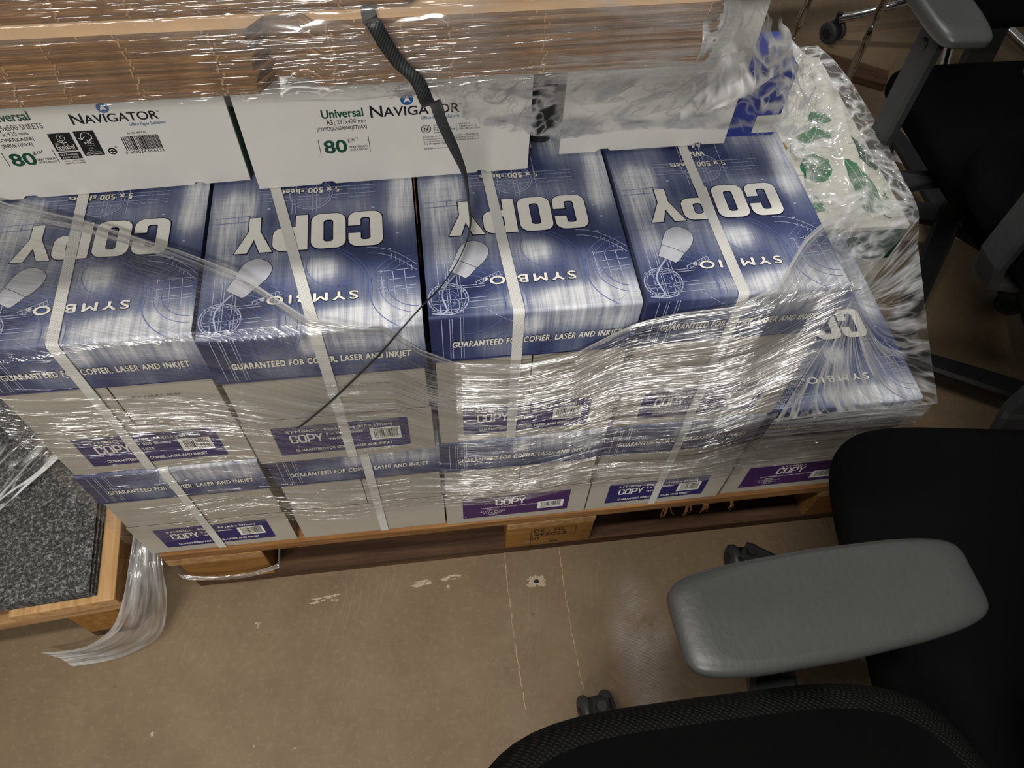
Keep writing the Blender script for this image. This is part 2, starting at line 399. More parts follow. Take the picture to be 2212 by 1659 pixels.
def copy_word(s):
    """the heavy condensed word on the lids"""
    w = 0.70; k = s / .25; loops = []
    C = [(w, .62)] + arc(w - .2, .8, .2, 0, 90) + arc(.2, .8, .2, 90, 180) + arc(.2, .2, .2, 180, 270) + arc(w - .2, .2, .2, 270, 360) + [(w, .40), (w - s, .40)]
    C += arc(w - s - .06, s * .72 + .06, .06, 0, -90, 3) + arc(s + .06, s * .72 + .06, .06, 270, 180, 3) + arc(s + .06, .94 - s * .72, .06, 180, 90, 3) + arc(w - s - .06, .94 - s * .72, .06, 90, 0, 3) + [(w - s, .62)]
    loops.append([(x, y) for x, y in C]); o = w + .06
    loops.append([(x + o, y) for x, y in rrect(0, w, 0, 1, .2)]); loops.append([(x + o, y) for x, y in rrect(s, w - s, s * .75, 1 - s * .75, .07)]); o += w + .07
    P = [(0, 0), (0, 1)] + arc(w - .2, .8, .2, 90, 0) + arc(w - .2, .54, .2, 0, -90) + [(s, .34), (s, 0)]
    loops.append([(x + o, y) for x, y in P]); loops.append([(x + o, y) for x, y in rrect(s, w - s, .34 + s * .66, 1 - s * .7, .07)]); o += w + .0
    Y = [(0, 1), (.25 * k, 1), (.375, 1 - .37 / (.5 + .5 * k) if k == 1 else .55), (.75 - .25 * k, 1), (.75, 1), (.375 + .115 * k, .40), (.375 + .115 * k, 0), (.375 - .115 * k, 0), (.375 - .115 * k, .40)]
    loops.append([(x + o, y) for x, y in Y])
    c = bpy.data.curves.new('lettering', 'CURVE'); c.dimensions = '2D'; c.fill_mode = 'FRONT'
    for L in loops:
        sp = c.splines.new('POLY'); sp.points.add(len(L) - 1); sp.use_cyclic_u = True
        for p, (x, y) in zip(sp.points, L): p.co = (x * CAP, y * CAP, 0, 1)
    vs, fs = curve_mesh(c); xs = [p[0] for p in vs]
    return (vs, fs, (0.0, max(p[0] for L in loops for p in L) * CAP))

# ------------------------------------------------------------------ things
def tag(o, label, cat, group=None, kind=None):
    if label: o['label'] = label
    if cat: o['category'] = cat
    if group: o['group'] = group
    if kind: o['kind'] = kind
    return o
def thing(name, label, cat, loc=(0, 0, 0), rz=0, group=None):
    o = bpy.data.objects.new(name, None); COL.objects.link(o); o.location = loc; o.rotation_euler = (0, 0, rz)
    o.empty_display_size = 0.05
    return tag(o, label, cat, group)

# ---- the slab
mb = MB(); mb.add([(-4, -4, 0), (6, -4, 0), (6, 6, 0), (-4, 6, 0)], [(0, 1, 2, 3)], 'concrete')
fmap = lambda u, v, lift=1: (u, v, 0.0003 * lift)
def ragged(cx, cy, w, h, n=18, j=0.25):
    return [(cx + w / 2 * math.cos(2 * PI * i / n) * (1 + random.uniform(-j, j)) * (1.15 if abs(math.cos(2 * PI * i / n)) > .5 else 1), cy + h / 2 * math.sin(2 * PI * i / n) * (1 + random.uniform(-j, j))) for i in range(n)]
for cx, cy, w, h in ((0.395, -0.0415, .034, .011), (0.443, -0.037, .030, .009), (0.222, -0.051, .024, .010), (0.246, -0.049, .022, .011), (0.585, -0.060, .030, .018), (0.437, -0.052, .005, .006), (0.125, -0.080, .010, .010), (-0.02, -0.225, .004, .009), (0.13, -0.26, .003, .003), (0.19, -0.27, .003, .003)):
    n_ = max(1, int(w * h / 2.2e-5))
    for q in range(n_):
        if n_ > 3: mb.poly(ragged(cx + random.uniform(-.42, .42) * w, cy + random.uniform(-.40, .40) * h, random.uniform(.15, .42) * w, random.uniform(.15, .5) * h, 10, .4), 'plaster', lambda u, v, l=1, q=q: (u, v, .0003 + .00001 * q))
        else: mb.poly(ragged(cx, cy, w, h, 12, .4), 'plaster', fmap)
mb.poly(ragged(0.586, -0.060, .008, .007), 'ink_black', lambda u, v, l=1: (u, v, 0.0005))
for x0, y0, x1, y1 in ((0.538, 0.0, 0.540, -0.258), (0.633, -0.006, 0.634, -0.240)):
    pts = [(x0 + (x1 - x0) * i / 40 + random.uniform(-.0011, .0011) - .003 * math.sin(PI * i / 40), y0 + (y1 - y0) * i / 40) for i in range(41)]
    for a in range(0, 40):
        if random.random() < 0.90: mb.ribbon(pts[a:a + 2], random.uniform(.0006, .0020), 'scratch', fmap)
floor = mb.build('floor'); tag(floor, 'brown scuffed concrete floor with two pale scratches and white dabs', 'floor', kind='structure')

# ---- pallets (EUR pattern): blocks, stringers, deck and bottom boards
def pallet(name, label, loc, rz, L=1.2, D=0.8, marks=False, deck='wood'):
    p = thing(name, label, 'pallet', loc, rz)
    ch = 0.018
    for y0, y1 in ((0, .1), (D / 2 - .0725, D / 2 + .0725), (D - .1, D)):
        b = MB(); b.prism([(ch, y0), (L - ch, y0), (L, y0 + ch), (L, y1 - ch), (L - ch, y1), (ch, y1), (0, y1 - ch), (0, y0 + ch)], 0, .022, 'wood_dark'); b.build('bottom_board', p)
        for k, x0 in enumerate((0, L / 2 - .0725, L - .145)):
            x1 = x0 + .145; m = MB(); c0 = ch if k == 0 else .002; c1 = ch if k == 2 else .002
            m.prism([(x0 + c0, y0), (x1 - c1, y0), (x1, y0 + c1), (x1, y1 - c1), (x1 - c1, y1), (x0 + c0, y1), (x0, y1 - c0), (x0, y0 + c0)], .022, .100, 'block')
            if marks and k == 1 and y0 == 0:
                fm = lambda u, v, l=1: (x0 + u, -0.0004 * l, .022 + v)
                m.text('DE - HL', fm, .045, .056, .052, .011, 'stamp', bold=.03, spacing=1.1); m.text('493022', fm, .045, .040, .056, .011, 'stamp', bold=.03)
                m.text('HT', fm, .043, .024, .014, .010, 'stamp', bold=.03); m.text('02', fm, .074, .008, .014, .009, 'stamp', bold=.03)
                for a, c in (((.041, .006), (.041, .07)), ((.041, .07), (.115, .07)), ((.115, .07), (.115, .036))): m.ribbon([a, c], .0012, 'stamp', fm)
                m.add([(x0 + .036 + .005 * math.cos(i * PI / 6), -.0012, .045 + .005 * math.sin(i * PI / 6)) for i in range(12)], [tuple(range(12))], 'chrome')
            m.build('block', p, bevel=.002)
    for k in range(3):
        x0 = (0, L / 2 - .0725, L - .145)[k]; b = MB(); b.box(x0, x0 + .145, 0, D, .100, .122, 'wood_y'); b.build('stringer_board', p, bevel=.0015)
    for y0, y1 in ((0, .145), (.1875, .2875), (D / 2 - .0725, D / 2 + .0725), (D - .2875, D - .1875), (D - .145, D)):
        b = MB(); b.box(0, L, y0, y1, .122, .1435, deck); b.build('deck_board', p, bevel=.002)
    return p
pm = pallet('wooden_pallet', 'stamped wooden pallet carrying the stacked white and blue paper boxes', (0.012, -0.004, 0), 0, marks=True)
# torn splinters hanging from the front deck board
for x, n in ((.80, 5), (.835, 6), (.868, 5), (.905, 4)):
    for i in range(n):
        sp = MB(); a = random.uniform(-.006, .006); L = random.uniform(.012, .03)
        sp.tube([(x + a, -.0015, .126), (x + a * 1.6, -.006, .126 - L * .5), (x + a * 2.2 + random.uniform(-.006, .006), -.008, .126 - L)], [.0016, .0011, .0004], 'wood', 5)
        sp.build('splinter', pm, loc=(-.01, .003, -.003))

# ---- the copy-paper boxes
W_, D_, LH, TH = .217, .305, .076, .2575      # lid width, depth, lid height, total height
RAD = .0035
def lidmap(u, v, lift=1.0):
    """unrolled lid sheet: v < 0 runs down the front face, v > 0 across the top"""
    e = .00035 * lift; q = RAD * (PI / 2) / 2
    if v < -q: return (u, -e, TH + v - (RAD - q))
    if v > q: return (u, v + (RAD - q), TH + e)
    a = (v + q) / (2 * q) * PI / 2
    return (u, RAD - (RAD + e) * math.cos(a), TH - RAD + (RAD + e) * math.sin(a))
BL = [(.150, .014, .075, .016, .95), (.055, .012, .03, .018, .45), (.024, .175, .022, .030, .85), (.030, .135, .03, .03, .45), (.122, .082, .020, .018, .70), (.118, .070, .03, .03, .35), (.075, .100, .03, .03, .35),
      (.205, .195, .018, .045, .8), (.200, .150, .022, .02, .35), (.195, .04, .03, .02, .4), (.150, .165, .03, .02, .25), (.020, .085, .02, .03, .4), (.09, .185, .03, .02, .30), (.155, -.020, .055, .022, .62), (.105, -.022, .012, .02, .75), (.06, -.045, .02, .02, .3), (.195, -.03, .02, .03, .5), (.17, .245, .03, .03, .6), (.05, .26, .03, .03, .6), (.11, .29, .08, .015, .7)]
def pale(u, v):
    s = 0.30
    for cu, cv, su, sv, a in BL: s += a * math.exp(-((u - cu) / su) ** 2 - ((v - cv) / sv) ** 2)
    s += 0.35 * noise.noise(Vector((u * 26, v * 14, 3.3)))
    for cu, cv, su, sv, a in ((.045, .028, .035, .03, .45), (.14, .125, .05, .025, .28), (.17, .09, .03, .02, .3), (.215, .07, .02, .03, .3), (.012, -.03, .02, .05, .4), (.10, .215, .04, .03, .35)):
        s -= a * math.exp(-((u - cu) / su) ** 2 - ((v - cv) / sv) ** 2)
    return max(0.0, min(1.0, s))
def make_lid():
    m = MB(); nu = 44
    vs_ = [-LH + (LH - .004) * i / 16 for i in range(17)] + [-.0027, -.0016, 0, .0016, .0027] + [.004 + (D_ - .008) * i / 56 for i in range(57)]
    grid = [[lidmap(W_ * i / nu, v, 0) for i in range(nu + 1)] for v in vs_]
    m.rings(grid, 'blue_print', False, True, False)
    pv = [pale(W_ * i / nu, v) for v in vs_ for i in range(nu + 1)]
    zt, zb = TH - RAD, TH - LH
    n0 = len(m.v)
    for x, s in ((0, 1), (W_, -1)):          # side and back flaps of the lid
        m.add([(x, RAD, zb), (x, D_, zb), (x, D_, TH), (x, RAD, TH), (x, 0, zt), (x, 0, zb)], [(0, 5, 4, 3, 2, 1)], 'blue_print')
    m.add([(0, D_, zb), (W_, D_, zb), (W_, D_, TH), (0, D_, TH)], [(1, 0, 3, 2)], 'blue_print')
    # a raw edge along the bottom of the lid
    m.add([(0, 0, zb), (W_, 0, zb), (W_, .003, zb), (0, .003, zb)], [(0, 1, 2, 3)], 'ink_navy')
    m.ribbon([(0, -LH + .003), (W_ * .44, -LH + .0032), (W_ * .5, -LH + .001), (W_, -LH + .001)], .0016, 'label_blue', lidmap)
    # blueprint line art
    def circ(cu, cv, r, w, mm, a0=0, a1=360, n=44):
        pts = [(cu + r * math.cos(math.radians(a0 + (a1 - a0) * i / n)), cv + r * math.sin(math.radians(a0 + (a1 - a0) * i / n))) for i in range(n + 1)]
        pts = [(min(W_, max(0, a)), b) for a, b in pts]
        run = []
        for p in pts + [(-1, 0)]:
            if 0 < p[0] < W_: run.append(p)
            else:
                if len(run) > 1: m.ribbon(run, w, mm, lidmap)
                run = []
    def line(a, b, w=.00055, mm='ink_line'):
        w *= 1.35
        n = max(2, int(math.hypot(b[0] - a[0], b[1] - a[1]) / .006)); m.ribbon([(a[0] + (b[0] - a[0]) * i / n, a[1] + (b[1] - a[1]) * i / n) for i in range(n + 1)], w, mm, lidmap)
    circ(.0215, .0225, .0200, .0011, 'ink_line'); circ(.0215, .0225, .0175, .0007, 'ink_line'); circ(.0215, .0225, .010, .0010, 'ink_line_soft'); circ(.022, .0225, .0065, .0008, 'ink_line_soft')
    circ(.038, .012, .040, .0010, 'ink_line_soft', -95, 80); circ(.038, .012, .047, .0006, 'ink_line_soft', -95, 75); circ(.038, .012, .058, .0012, 'ink_line_soft', -70, 60); circ(.038, .012, .062, .0006, 'ink_line_soft', -70, 60)
    for d in (.012, .020, .0225, .031, .034): line((d, -.07), (d + .001, .075 if d < .03 else .06), .0005)
    for d in (.008, .016, .020, .034, .037): line((.004, d), (.085 if d < .02 else .06, d + .002), .0005)
    line((.050, .042), (.078, .055)); line((.051, .038), (.080, .050))
    for i in range(8): line((.052 + i * .0036, .0395 + i * .0015), (.051 + i * .0036, .0425 + i * .0017))
    for i in range(22):
        a = math.radians(i * 16.3); line((.0215 + .0175 * math.cos(a), .0225 + .0175 * math.sin(a)), (.0215 + .020 * math.cos(a), .0225 + .020 * math.sin(a)))
    circ(.106, .190, .023, .0009, 'ink_line'); circ(.106, .190, .020, .0005, 'ink_line'); circ(.106, .190, .010, .0005, 'ink_line_soft'); circ(.098, .188, .037, .0006, 'ink_line_soft', 180, 300); circ(.098, .188, .034, .0005, 'ink_line_soft', 180, 300); circ(.140, .198, .016, .0006, 'ink_line_soft'); circ(.140, .198, .020, .0005, 'ink_line_soft')
    for d in (.086, .090, .108, .112, .133): line((d, .162), (d, .235), .0005)
    for d in (.182, .187, .194, .199): line((.05, d), (.175, d + .001), .00045)
    for d in (.152, .160): line((.006, d), (.052, d + .002), .0005, 'ink_line_soft')
    for d in (.030, .042): line((d, .152), (d, .161), .0005, 'ink_line_soft')
    circ(.214, .052, .030, .0008, 'ink_line_soft', 90, 270); circ(.214, .052, .038, .0006, 'ink_line_soft', 90, 270); circ(.218, .045, .052, .0010, 'ink_line_soft', 120, 240); circ(.105, .050, .060, .0006, 'ink_line_soft', -10, 75); circ(.105, .050, .064, .0006, 'ink_line_soft', -10, 75)
    for d in (.044, .048, .058, .070): line((.175, d), (.213, d + .002), .0005)
    for d in (.180, .192, .204): line((d, .036), (d - .002, .072), .0005)
    for k in (0, .008): m.ribbon([(.165 + .05 * t_ / 10, .105 - k - .028 * (t_ / 10) ** 2) for t_ in range(11)], .0006, 'ink_line', lidmap)
    for i in range(6): line((.190 + i * .004, .094 - i * .0035), (.190 + i * .004, .087 - i * .0035), .0004)
    line((.058, .006), (.108, -.030), .0004); line((.168, -.020), (.204, .014), .0004); line((.060, .030), (.150, .060), .0004, 'ink_line_soft'); line((.050, .130), (.110, .165), .0004, 'ink_line_soft')
    circ(.133, .085, .030, .0006, 'ink_line_soft', 150, 300)
    for u, v in ((.171, .163), (.190, .140), (.196, .122), (.187, .1), (.06, .17)): m.poly([(u, v), (u + .003, v), (u + .003, v + .002), (u, v + .002)], 'ink_line', lidmap)
    # the printed mouse and its cable
    mo = [(.0245, .059), (.0405, .048), (.0525, .059), (.0615, .068), (.0675, .078), (.0685, .087), (.0635, .095), (.0545, .099), (.0460, .0975), (.0395, .092), (.0340, .081), (.0290, .069)]
    sm = [mo[0], mo[1]]
    for i in range(1, len(mo)):
        p0, p1, p2, p3 = mo[i - 1], mo[i], mo[(i + 1) % len(mo)], mo[(i + 2) % len(mo)]
        if i in (len(mo) - 1,): break
        for k in range(1, 5):
            t_ = k / 4
            sm.append(tuple(0.5 * (2 * p1[a] + (p2[a] - p0[a]) * t_ + (2 * p0[a] - 5 * p1[a] + 4 * p2[a] - p3[a]) * t_ * t_ + (3 * p1[a] - p0[a] - 3 * p2[a] + p3[a]) * t_ ** 3) for a in (0, 1)))
    m.poly(sm, 'mouse_print', lambda u, v: lidmap(u, v, 1.3)); m.ribbon(sm, .0005, 'ink_navy', lambda u, v: lidmap(u, v, 1.5), True)
    m.ribbon([(.0320, .0745), (.0435, .068), (.0545, .0605)], .0006, 'ink_navy', lambda u, v: lidmap(u, v, 1.6))
    m.ribbon([(.031, .0535), (.0225, .043), (.0165, .033), (.0155, .024), (.0175, .015), (.0195, .008), (.0145, .003), (.004, .005)], .0018, 'ink_line', lambda u, v: lidmap(u, v, 1.6))
    # lettering: turned to be read from the far side
    up = lambda u, v, l=1.0: lidmap(W_ - u, .155 - v, 2 * l)
    m.text('#COPY', up, .035, -.003, .153, .0505, 'ink_white', outline=('ink_navy', .016))
    m.text('SYMBIO', up, .062, .108, .090, .0108, 'ink_white', bold=.022, outline=('ink_navy', .030), spacing=1.32)
    m.text('®', up, .1535, .1080, .005, .0045, 'ink_white', bold=.01)
    m.text('5 x 500 sheets', up, .080, -.044, .067, .0080, 'ink_white', bold=.045, outline=('ink_navy', .040), spacing=1.1)
    m.text('White', up, .100, -.062, .030, .0085, 'ink_white', bold=.045, outline=('ink_navy', .040), spacing=1.1)
    m.text('A4', up, .100, -.077, .013, .0085, 'ink_white', bold=.045, outline=('ink_navy', .040), spacing=1.1)
    m.text('(210 x 297mm)', up, .080, -.092, .065, .0085, 'ink_white', bold=.045, outline=('ink_navy', .040), spacing=1.1)
    fr = lambda u, v, l=1.0: lidmap(u, v, 2 * l)
    m.text('GUARANTEED FOR COPIER, LASER AND INKJET', fr, .022, -.050, .180, .0098, 'ink_white', bold=.050, shear=.14, outline=('ink_navy', .045), spacing=1.16)
    me = m.mesh('lid')
    at = me.attributes.new('pale', 'FLOAT', 'POINT')
    for i in range(len(m.v)): at.data[i].value = pv[i] if i < n0 else 0.38
    return me
def barcode(m, mp, u, v, w, h, digits, mat='ink_black', dh=.0032):
    rr = random.Random(5); x = u
    while x < u + w:
        b = rr.choice((.0005, .0005, .0008, .0012)); 
        if x + b > u + w: break
        m.add([mp(x, v), mp(x + b, v), mp(x + b, v + h), mp(x, v + h)], [(0, 1, 2, 3)], mat); x += b + rr.choice((.0005, .0007, .0011))
    if digits: m.text(digits, mp, u - .002, v - dh - .0004, w + .002, dh, mat, spacing=1.1)
def make_tray(style):
    m = MB(); e = .003; tz = .100 if style != 'tilt' else .092
    m.box(e, W_ - e, e, D_ - e, 0, TH - .004, 'shaded_white_card')
    # two upper flaps that meet in a seam, and the lower front flap below the tear line
    y = e - .0018
    for a, b in ((e + .0004, W_ * .5 - .0009), (W_ * .5 + .0009, W_ - e - .0004)): m.box(a, b, y, e, tz, TH - .02, 'shaded_white_card')
    m.box(W_ * .5 - .0009, W_ * .5 + .0009, e - .0005, e, tz, TH - .02, 'ink_black')  # black strip standing in for the shade inside the seam gap
    yf = .0004
    m.box(.001, W_ - .001, yf, e, 0.0005, tz - .0012, 'shaded_white_card')
    m.box(.001, W_ - .001, yf + .0006, e, tz - .0012, tz + .0003, 'tear_line')
    fm = lambda u, v, l=1.0: (u, yf - .0003 * l, v)
    if style == 'blue':
        m.poly(rrect(.030, .187, .017, .083, .0025), 'label_blue', lambda u, v: fm(u, v, .6))
        t = lambda s, u, v, w, h, b=.012: m.text(s, fm, u, v, w, h, 'ink_white', bold=b, lift=1.3)
        t('SYMBIO', .045, .069, .034, .0058); t('®', .080, .071, .0025, .0025, 0); t('#copy', .047, .045, .039, .0185, .004)
        t('80gr/m²   A4 (210 x 297mm)', .089, .069, .080, .0058, .02); t('5 x 500 Sheets', .090, .058, .043, .0055, .02); t('WHITE', .091, .046, .020, .0055, .02)
        t('GUARANTEED FOR COPIER, LASER AND INKJET', .049, .024, .116, .0058, .025)
        m.add([fm(.141, .036, 1), fm(.177, .036, 1), fm(.177, .064, 1), fm(.141, .064, 1)], [(0, 1, 2, 3)], 'ink_white')
        barcode(m, lambda u, v, l=1: fm(u, v, 1.6), .1455, .0425, .029, .0195, '5705559110098', dh=.003)
    if style == 'purple':
        m.poly(rrect(.026, .188, .016, .086, .0008), 'label_purple', lambda u, v: fm(u, v, .6))
        t = lambda s, u, v, w, h, b=.012: m.text(s, fm, u, v, w, h, 'ink_white', bold=b, lift=1.3)
        t('SYMBIO', .078, .078, .040, .005, .004); t('#copy', .075, .055, .046, .020, .004); t('GUARANTEED FOR COPIER, LASER AND INKJET', .053, .046, .096, .0042, .004)
        t('80gr/m²', .063, .040, .014, .0038, .004); t('A4 (210 x 297 mm)', .052, .034, .038, .0042, .004); t('5 x 500 Sheets', .057, .028, .028, .0042, .004); t('WHITE', .065, .022, .013, .0042, .004); t('2', .029, .019, .002, .004, .004)
        m.add([fm(.140, .028, 1), fm(.180, .028, 1), fm(.180, .053, 1), fm(.140, .053, 1)], [(0, 1, 2, 3)], 'ink_white')
        barcode(m, lambda u, v, l=1: fm(u, v, 1.6), .146, .035, .030, .0155, '5705559110098', dh=.003)
    if style != 'none':
        m.text('070 1.LKRT. 02:06', lambda u, v, l=1: (u, y - .0003, v), .125, .155, .05, .0042, 'ink_grey')
    return m.mesh('tray')
LID = make_lid(); TRAY = {k: make_tray(k) for k in ('blue', 'purple', 'plain')}
def a4_box(x, y, z, style, label, strap_u=None, rz=0, group='copy paper boxes in the front rows'):
    b = thing('paper_box', label, 'box', (x, y, z), rz, group)
    for nm, me in (('tray', TRAY[style]), ('lid', LID)):
        o = bpy.data.objects.new(nm, me); COL.objects.link(o); o.parent = b
        if nm == 'tray':
            o['label'] = {'blue': 'white tray with a dark blue front label', 'purple': 'white tray with a purple front label', 'plain': 'plain white tray'}[style]
    if strap_u:
        u1, u0 = strap_u; m = MB(); w = .0115
        pts = [(u1, -.0012, .0), (u1, -.0012, .06), (u1, -.0012, .1), (u1, -.0014, TH - .09), (u1, -.0016, TH - .03), (u1, -.0014, TH - .004), (u1, .001, TH + .0012), (u1, .004, TH + .0016)]
        pts += [(u1 + (u0 - u1) * t, t * .2, TH + .0016) for t in (.1, .3, .5, .7, .85, 1.0)] + [(u0 + (u0 - u1) * .4, D_ - .004, TH + .0016), (u0 + (u0 - u1) * .4, D_ + .0015, TH - .003), (u0 + (u0 - u1) * .4, D_ + .0015, .002)]
        m.strip3(pts, (1, 0, 0), w, 'strap_white'); s = m.build('strap', b); s['label'] = 'white woven plastic strap around the box'
    return b
Z1, Z2, Z3 = .144, .144 + .259, .144 + .518
T1 = [('blue', 'bottom tier box at the left end, blue COPY label, corner overhanging the pallet', (.105, .10)),
      ('plain', 'bottom tier box with a plain white front and white strap', (.122, .12)),
      ('purple', 'bottom tier box with purple label, above the stamped pallet block', None),
      ('blue', 'bottom tier box with blue label, fourth from the left, above the wood splinters', (.108, .10)),
      ('purple', 'bottom tier end box with no box on top, film stretched over its blue lid', None)]
X1 = [.0005, .2266, .4440, .6620, .8845]
for (st, lb, su), x, y in zip(T1, X1, (.001, .001, -.002, -.001, .002)): a4_box(x, y, Z1, st, lb, su)
T2 = [('blue', 'upper tier paper box cut by the left frame edge', (.0905, .0855), .0015, .004),
      ('blue', 'upper tier paper box with the black strap end in front of its label', (.113, .068), .2228, -.005),
      ('blue', 'upper tier paper box crossed by the hanging black strap, its top free of film', (.090, .079), .4455, 0),
      ('blue', 'upper tier paper box at the right end, film over its front right corner', (.101, .094), .6675, 0)]
for st, lb, su, x, y in T2: a4_box(x, y, Z2, st, lb, su)
for z in (Z1, Z2):
    for i in range(4): a4_box(.001 + .2195 * i, .315, z, 'plain', 'blue lidded box in the hidden back row under the white cartons', None, group='hidden back row of paper boxes')

# ---- white A3 cartons on top
def carton(name, label, x, y, rz, w, d, h, art, extra=None):
    c = thing(name, label, 'box', (x, y, Z3 + .001), rz, 'white cartons on the upper tier')
    m = MB()
    n1, n2 = w * .22, w * .80
    prof = [(0, 0), (n1, 0), (n1 + .004, .0035), (n1 + .014, .0035), (n1 + .017, 0), (n2, 0), (n2 + .003, .003), (n2 + .010, .003), (n2 + .013, 0), (w, 0), (w, h), (0, h)]
    k = len(prof); vs = [(u, 0, v) for u, v in prof] + [(u, .004, v) for u, v in prof]
    m.add(vs, [tuple(range(k)), tuple(range(2 * k - 1, k - 1, -1))] + [(i, k + i, k + (i + 1) % k, (i + 1) % k) for i in range(k)], 'white_card')
    m.box(.001, w - .001, .003, d, .004, h, 'white_card')
    fm = lambda u, v, l=1.0: (u, -.0004 * l, v)
    art(m, fm); m.build('carton_body', c, bevel=.0012)
    if extra: extra(c)
    return c
def navword(m, fm, u, v, w, h):
    m.text('N', fm, u, v, w * .135, h, 'ink_black', bold=.012); m.text('AVIGATOR', fm, u + w * .145, v, w * .85, h * .80, 'ink_black', bold=.012)
    m.text('™', fm, u + w * .99, v + h * .55, h * .22, h * .16, 'ink_black')
    r = h * .46; cu, cv = u + w * .415, v + h * 1.32
    m.poly([(cu + r * math.cos(i * PI / 14), cv + r * math.sin(i * PI / 14)) for i in range(28)], 'ink_blue', fm)
    m.poly([(cu - r * .55, cv - r * .5), (cu, cv - r * .22), (cu + r * .6, cv - r * .45), (cu + r * .02, cv + r * .75)], 'ink_white', lambda a, b: fm(a, b, 1.5))
def art_a(m, fm):
    navword(m, fm, .155, .0875, .082, .0125); m.text('Office Paper Solutions', fm, .206, .081, .035, .0042, 'ink_blue')
    m.text('Universal', fm, .120, .0965, .043, .0105, 'ink_green', 'R', .022)
    m.text('A3|', fm, .076, .086, .011, .0066, 'ink_black', bold=.01); m.text('5x500 SHEETS', fm, .088, .086, .039, .0066, 'ink_grey'); m.text('297 x 420 mm', fm, .110, .0795, .034, .0052, 'ink_grey', 'R')
    m.text('|COPIER|LASER|', fm, .112, .073, .035, .0042, 'ink_black', 'R'); m.text('|INKJET|FAX|', fm, .108, .0665, .028, .0042, 'ink_black', 'R')
    m.text('80', fm, .079, .0435, .024, .0155, 'ink_green', bold=.022); m.text('g.m²', fm, .1035, .0565, .010, .0050, 'ink_black')
    m.text('SILKY TOUCH', fm, .104, .0480, .017, .0026, 'ink_black', bold=.01); m.text('ULTRA-BRIGHT', fm, .104, .0443, .0175, .0026, 'ink_grey')
    for u in (.075, .123): m.ribbon([(u, .0435), (u, .061)], .0005, 'ink_black', fm)
    hi = lambda u, v, l=1: fm(u, v, 1.6)
    m.poly(rrect(.1265, .1475, .057, .079, .0004), 'ink_black', fm); m.text('Ecolabel', hi, .1285, .0595, .017, .006, 'ink_white'); m.text('EU', hi, .129, .0655, .003, .002, 'ink_white')
    for i in range(12): m.poly([(.137 + .0036 * math.cos(i * PI / 6) + .0005 * math.cos(k * PI / 3), .0735 + .0036 * math.sin(i * PI / 6) + .0005 * math.sin(k * PI / 3)) for k in range(6)], 'ink_white', hi)
    m.ribbon([(.1378, .0750), (.1366, .0744), (.1364, .0730), (.1376, .0722)], .0005, 'ink_white', hi); m.ribbon([(.1365, .0733), (.1374, .0733)], .0004, 'ink_white', hi)
    m.ribbon([(.137, .0695), (.1372, .066)], .0005, 'ink_white', hi)
    m.poly([(.137, .0668), (.133, .0685), (.1322, .0700), (.1355, .0690)], 'ink_white', hi); m.poly([(.1375, .0668), (.1400, .0672), (.1415, .0684), (.1390, .0684)], 'ink_white', hi); m.ribbon([(.1285, .0582), (.1455, .0582)], .0004, 'ink_white', hi)
    m.poly(rrect(.1265, .1475, .0468, .0555, .0008), 'ink_black', fm); m.text('EU Ecolabel:', hi, .1285, .0518, .0165, .0024, 'ink_white', bold=.008); m.text('PT/011/002', hi, .129, .0482, .0155, .0024, 'ink_white', bold=.008)
    m.text('Please collect used', fm, .1285, .0437, .019, .0022, 'ink_grey'); m.text('paper for recycling', fm, .1285, .0408, .019, .0022, 'ink_grey')
    m.poly(rrect(.1508, .1700, .0490, .0795, .0004), 'ink_black', fm)
    tree = [(.1555, .0695), (.1560, .0735), (.1580, .0768), (.1612, .0778), (.1645, .0762), (.1662, .0730), (.1655, .0698), (.1628, .0688), (.1628, .0672), (.1600, .0672), (.1600, .0690)]
    m.ribbon(tree, .0006, 'ink_white', hi); m.ribbon([(.1530, .0715), (.1555, .0692), (.1600, .0735)], .0006, 'ink_white', hi)
    m.text('FSC', hi, .1565, .0635, .0085, .0030, 'ink_white', bold=.008); m.text('www.fsc.org', hi, .157, .0612, .0075, .0011, 'ink_white'); m.text('MIX', hi, .1585, .0578, .004, .0016, 'ink_white', bold=.008)
    m.text('Paper from', hi, .157, .0553, .007, .0014, 'ink_white'); m.text('responsible sources', hi, .1545, .0532, .0125, .0014, 'ink_white'); m.text('FSC™ C008924', hi, .1530, .0505, .0150, .0018, 'ink_white', bold=.008)
    cu, cv, r = .1785, .0525, .0042
    m.poly([(cu + r * math.cos(i * PI / 14), cv + r * math.sin(i * PI / 14)) for i in range(28)], 'ink_black', fm)
    for a0 in (20, 200):
        m.ribbon([(cu + .0022 * math.cos(math.radians(a0 + 14 * i)), cv + .0022 * math.sin(math.radians(a0 + 14 * i))) for i in range(11)], .0012, 'ink_white', hi)
    m.text('®', fm, .1825, .0560, .0022, .0022, 'ink_black')
    m.text('Art.Nr.000133', fm, .200, .0715, .018, .0026, 'ink_grey'); barcode(m, fm, .1925, .0515, .036, .0175, '5 602024 006133', dh=.0034)
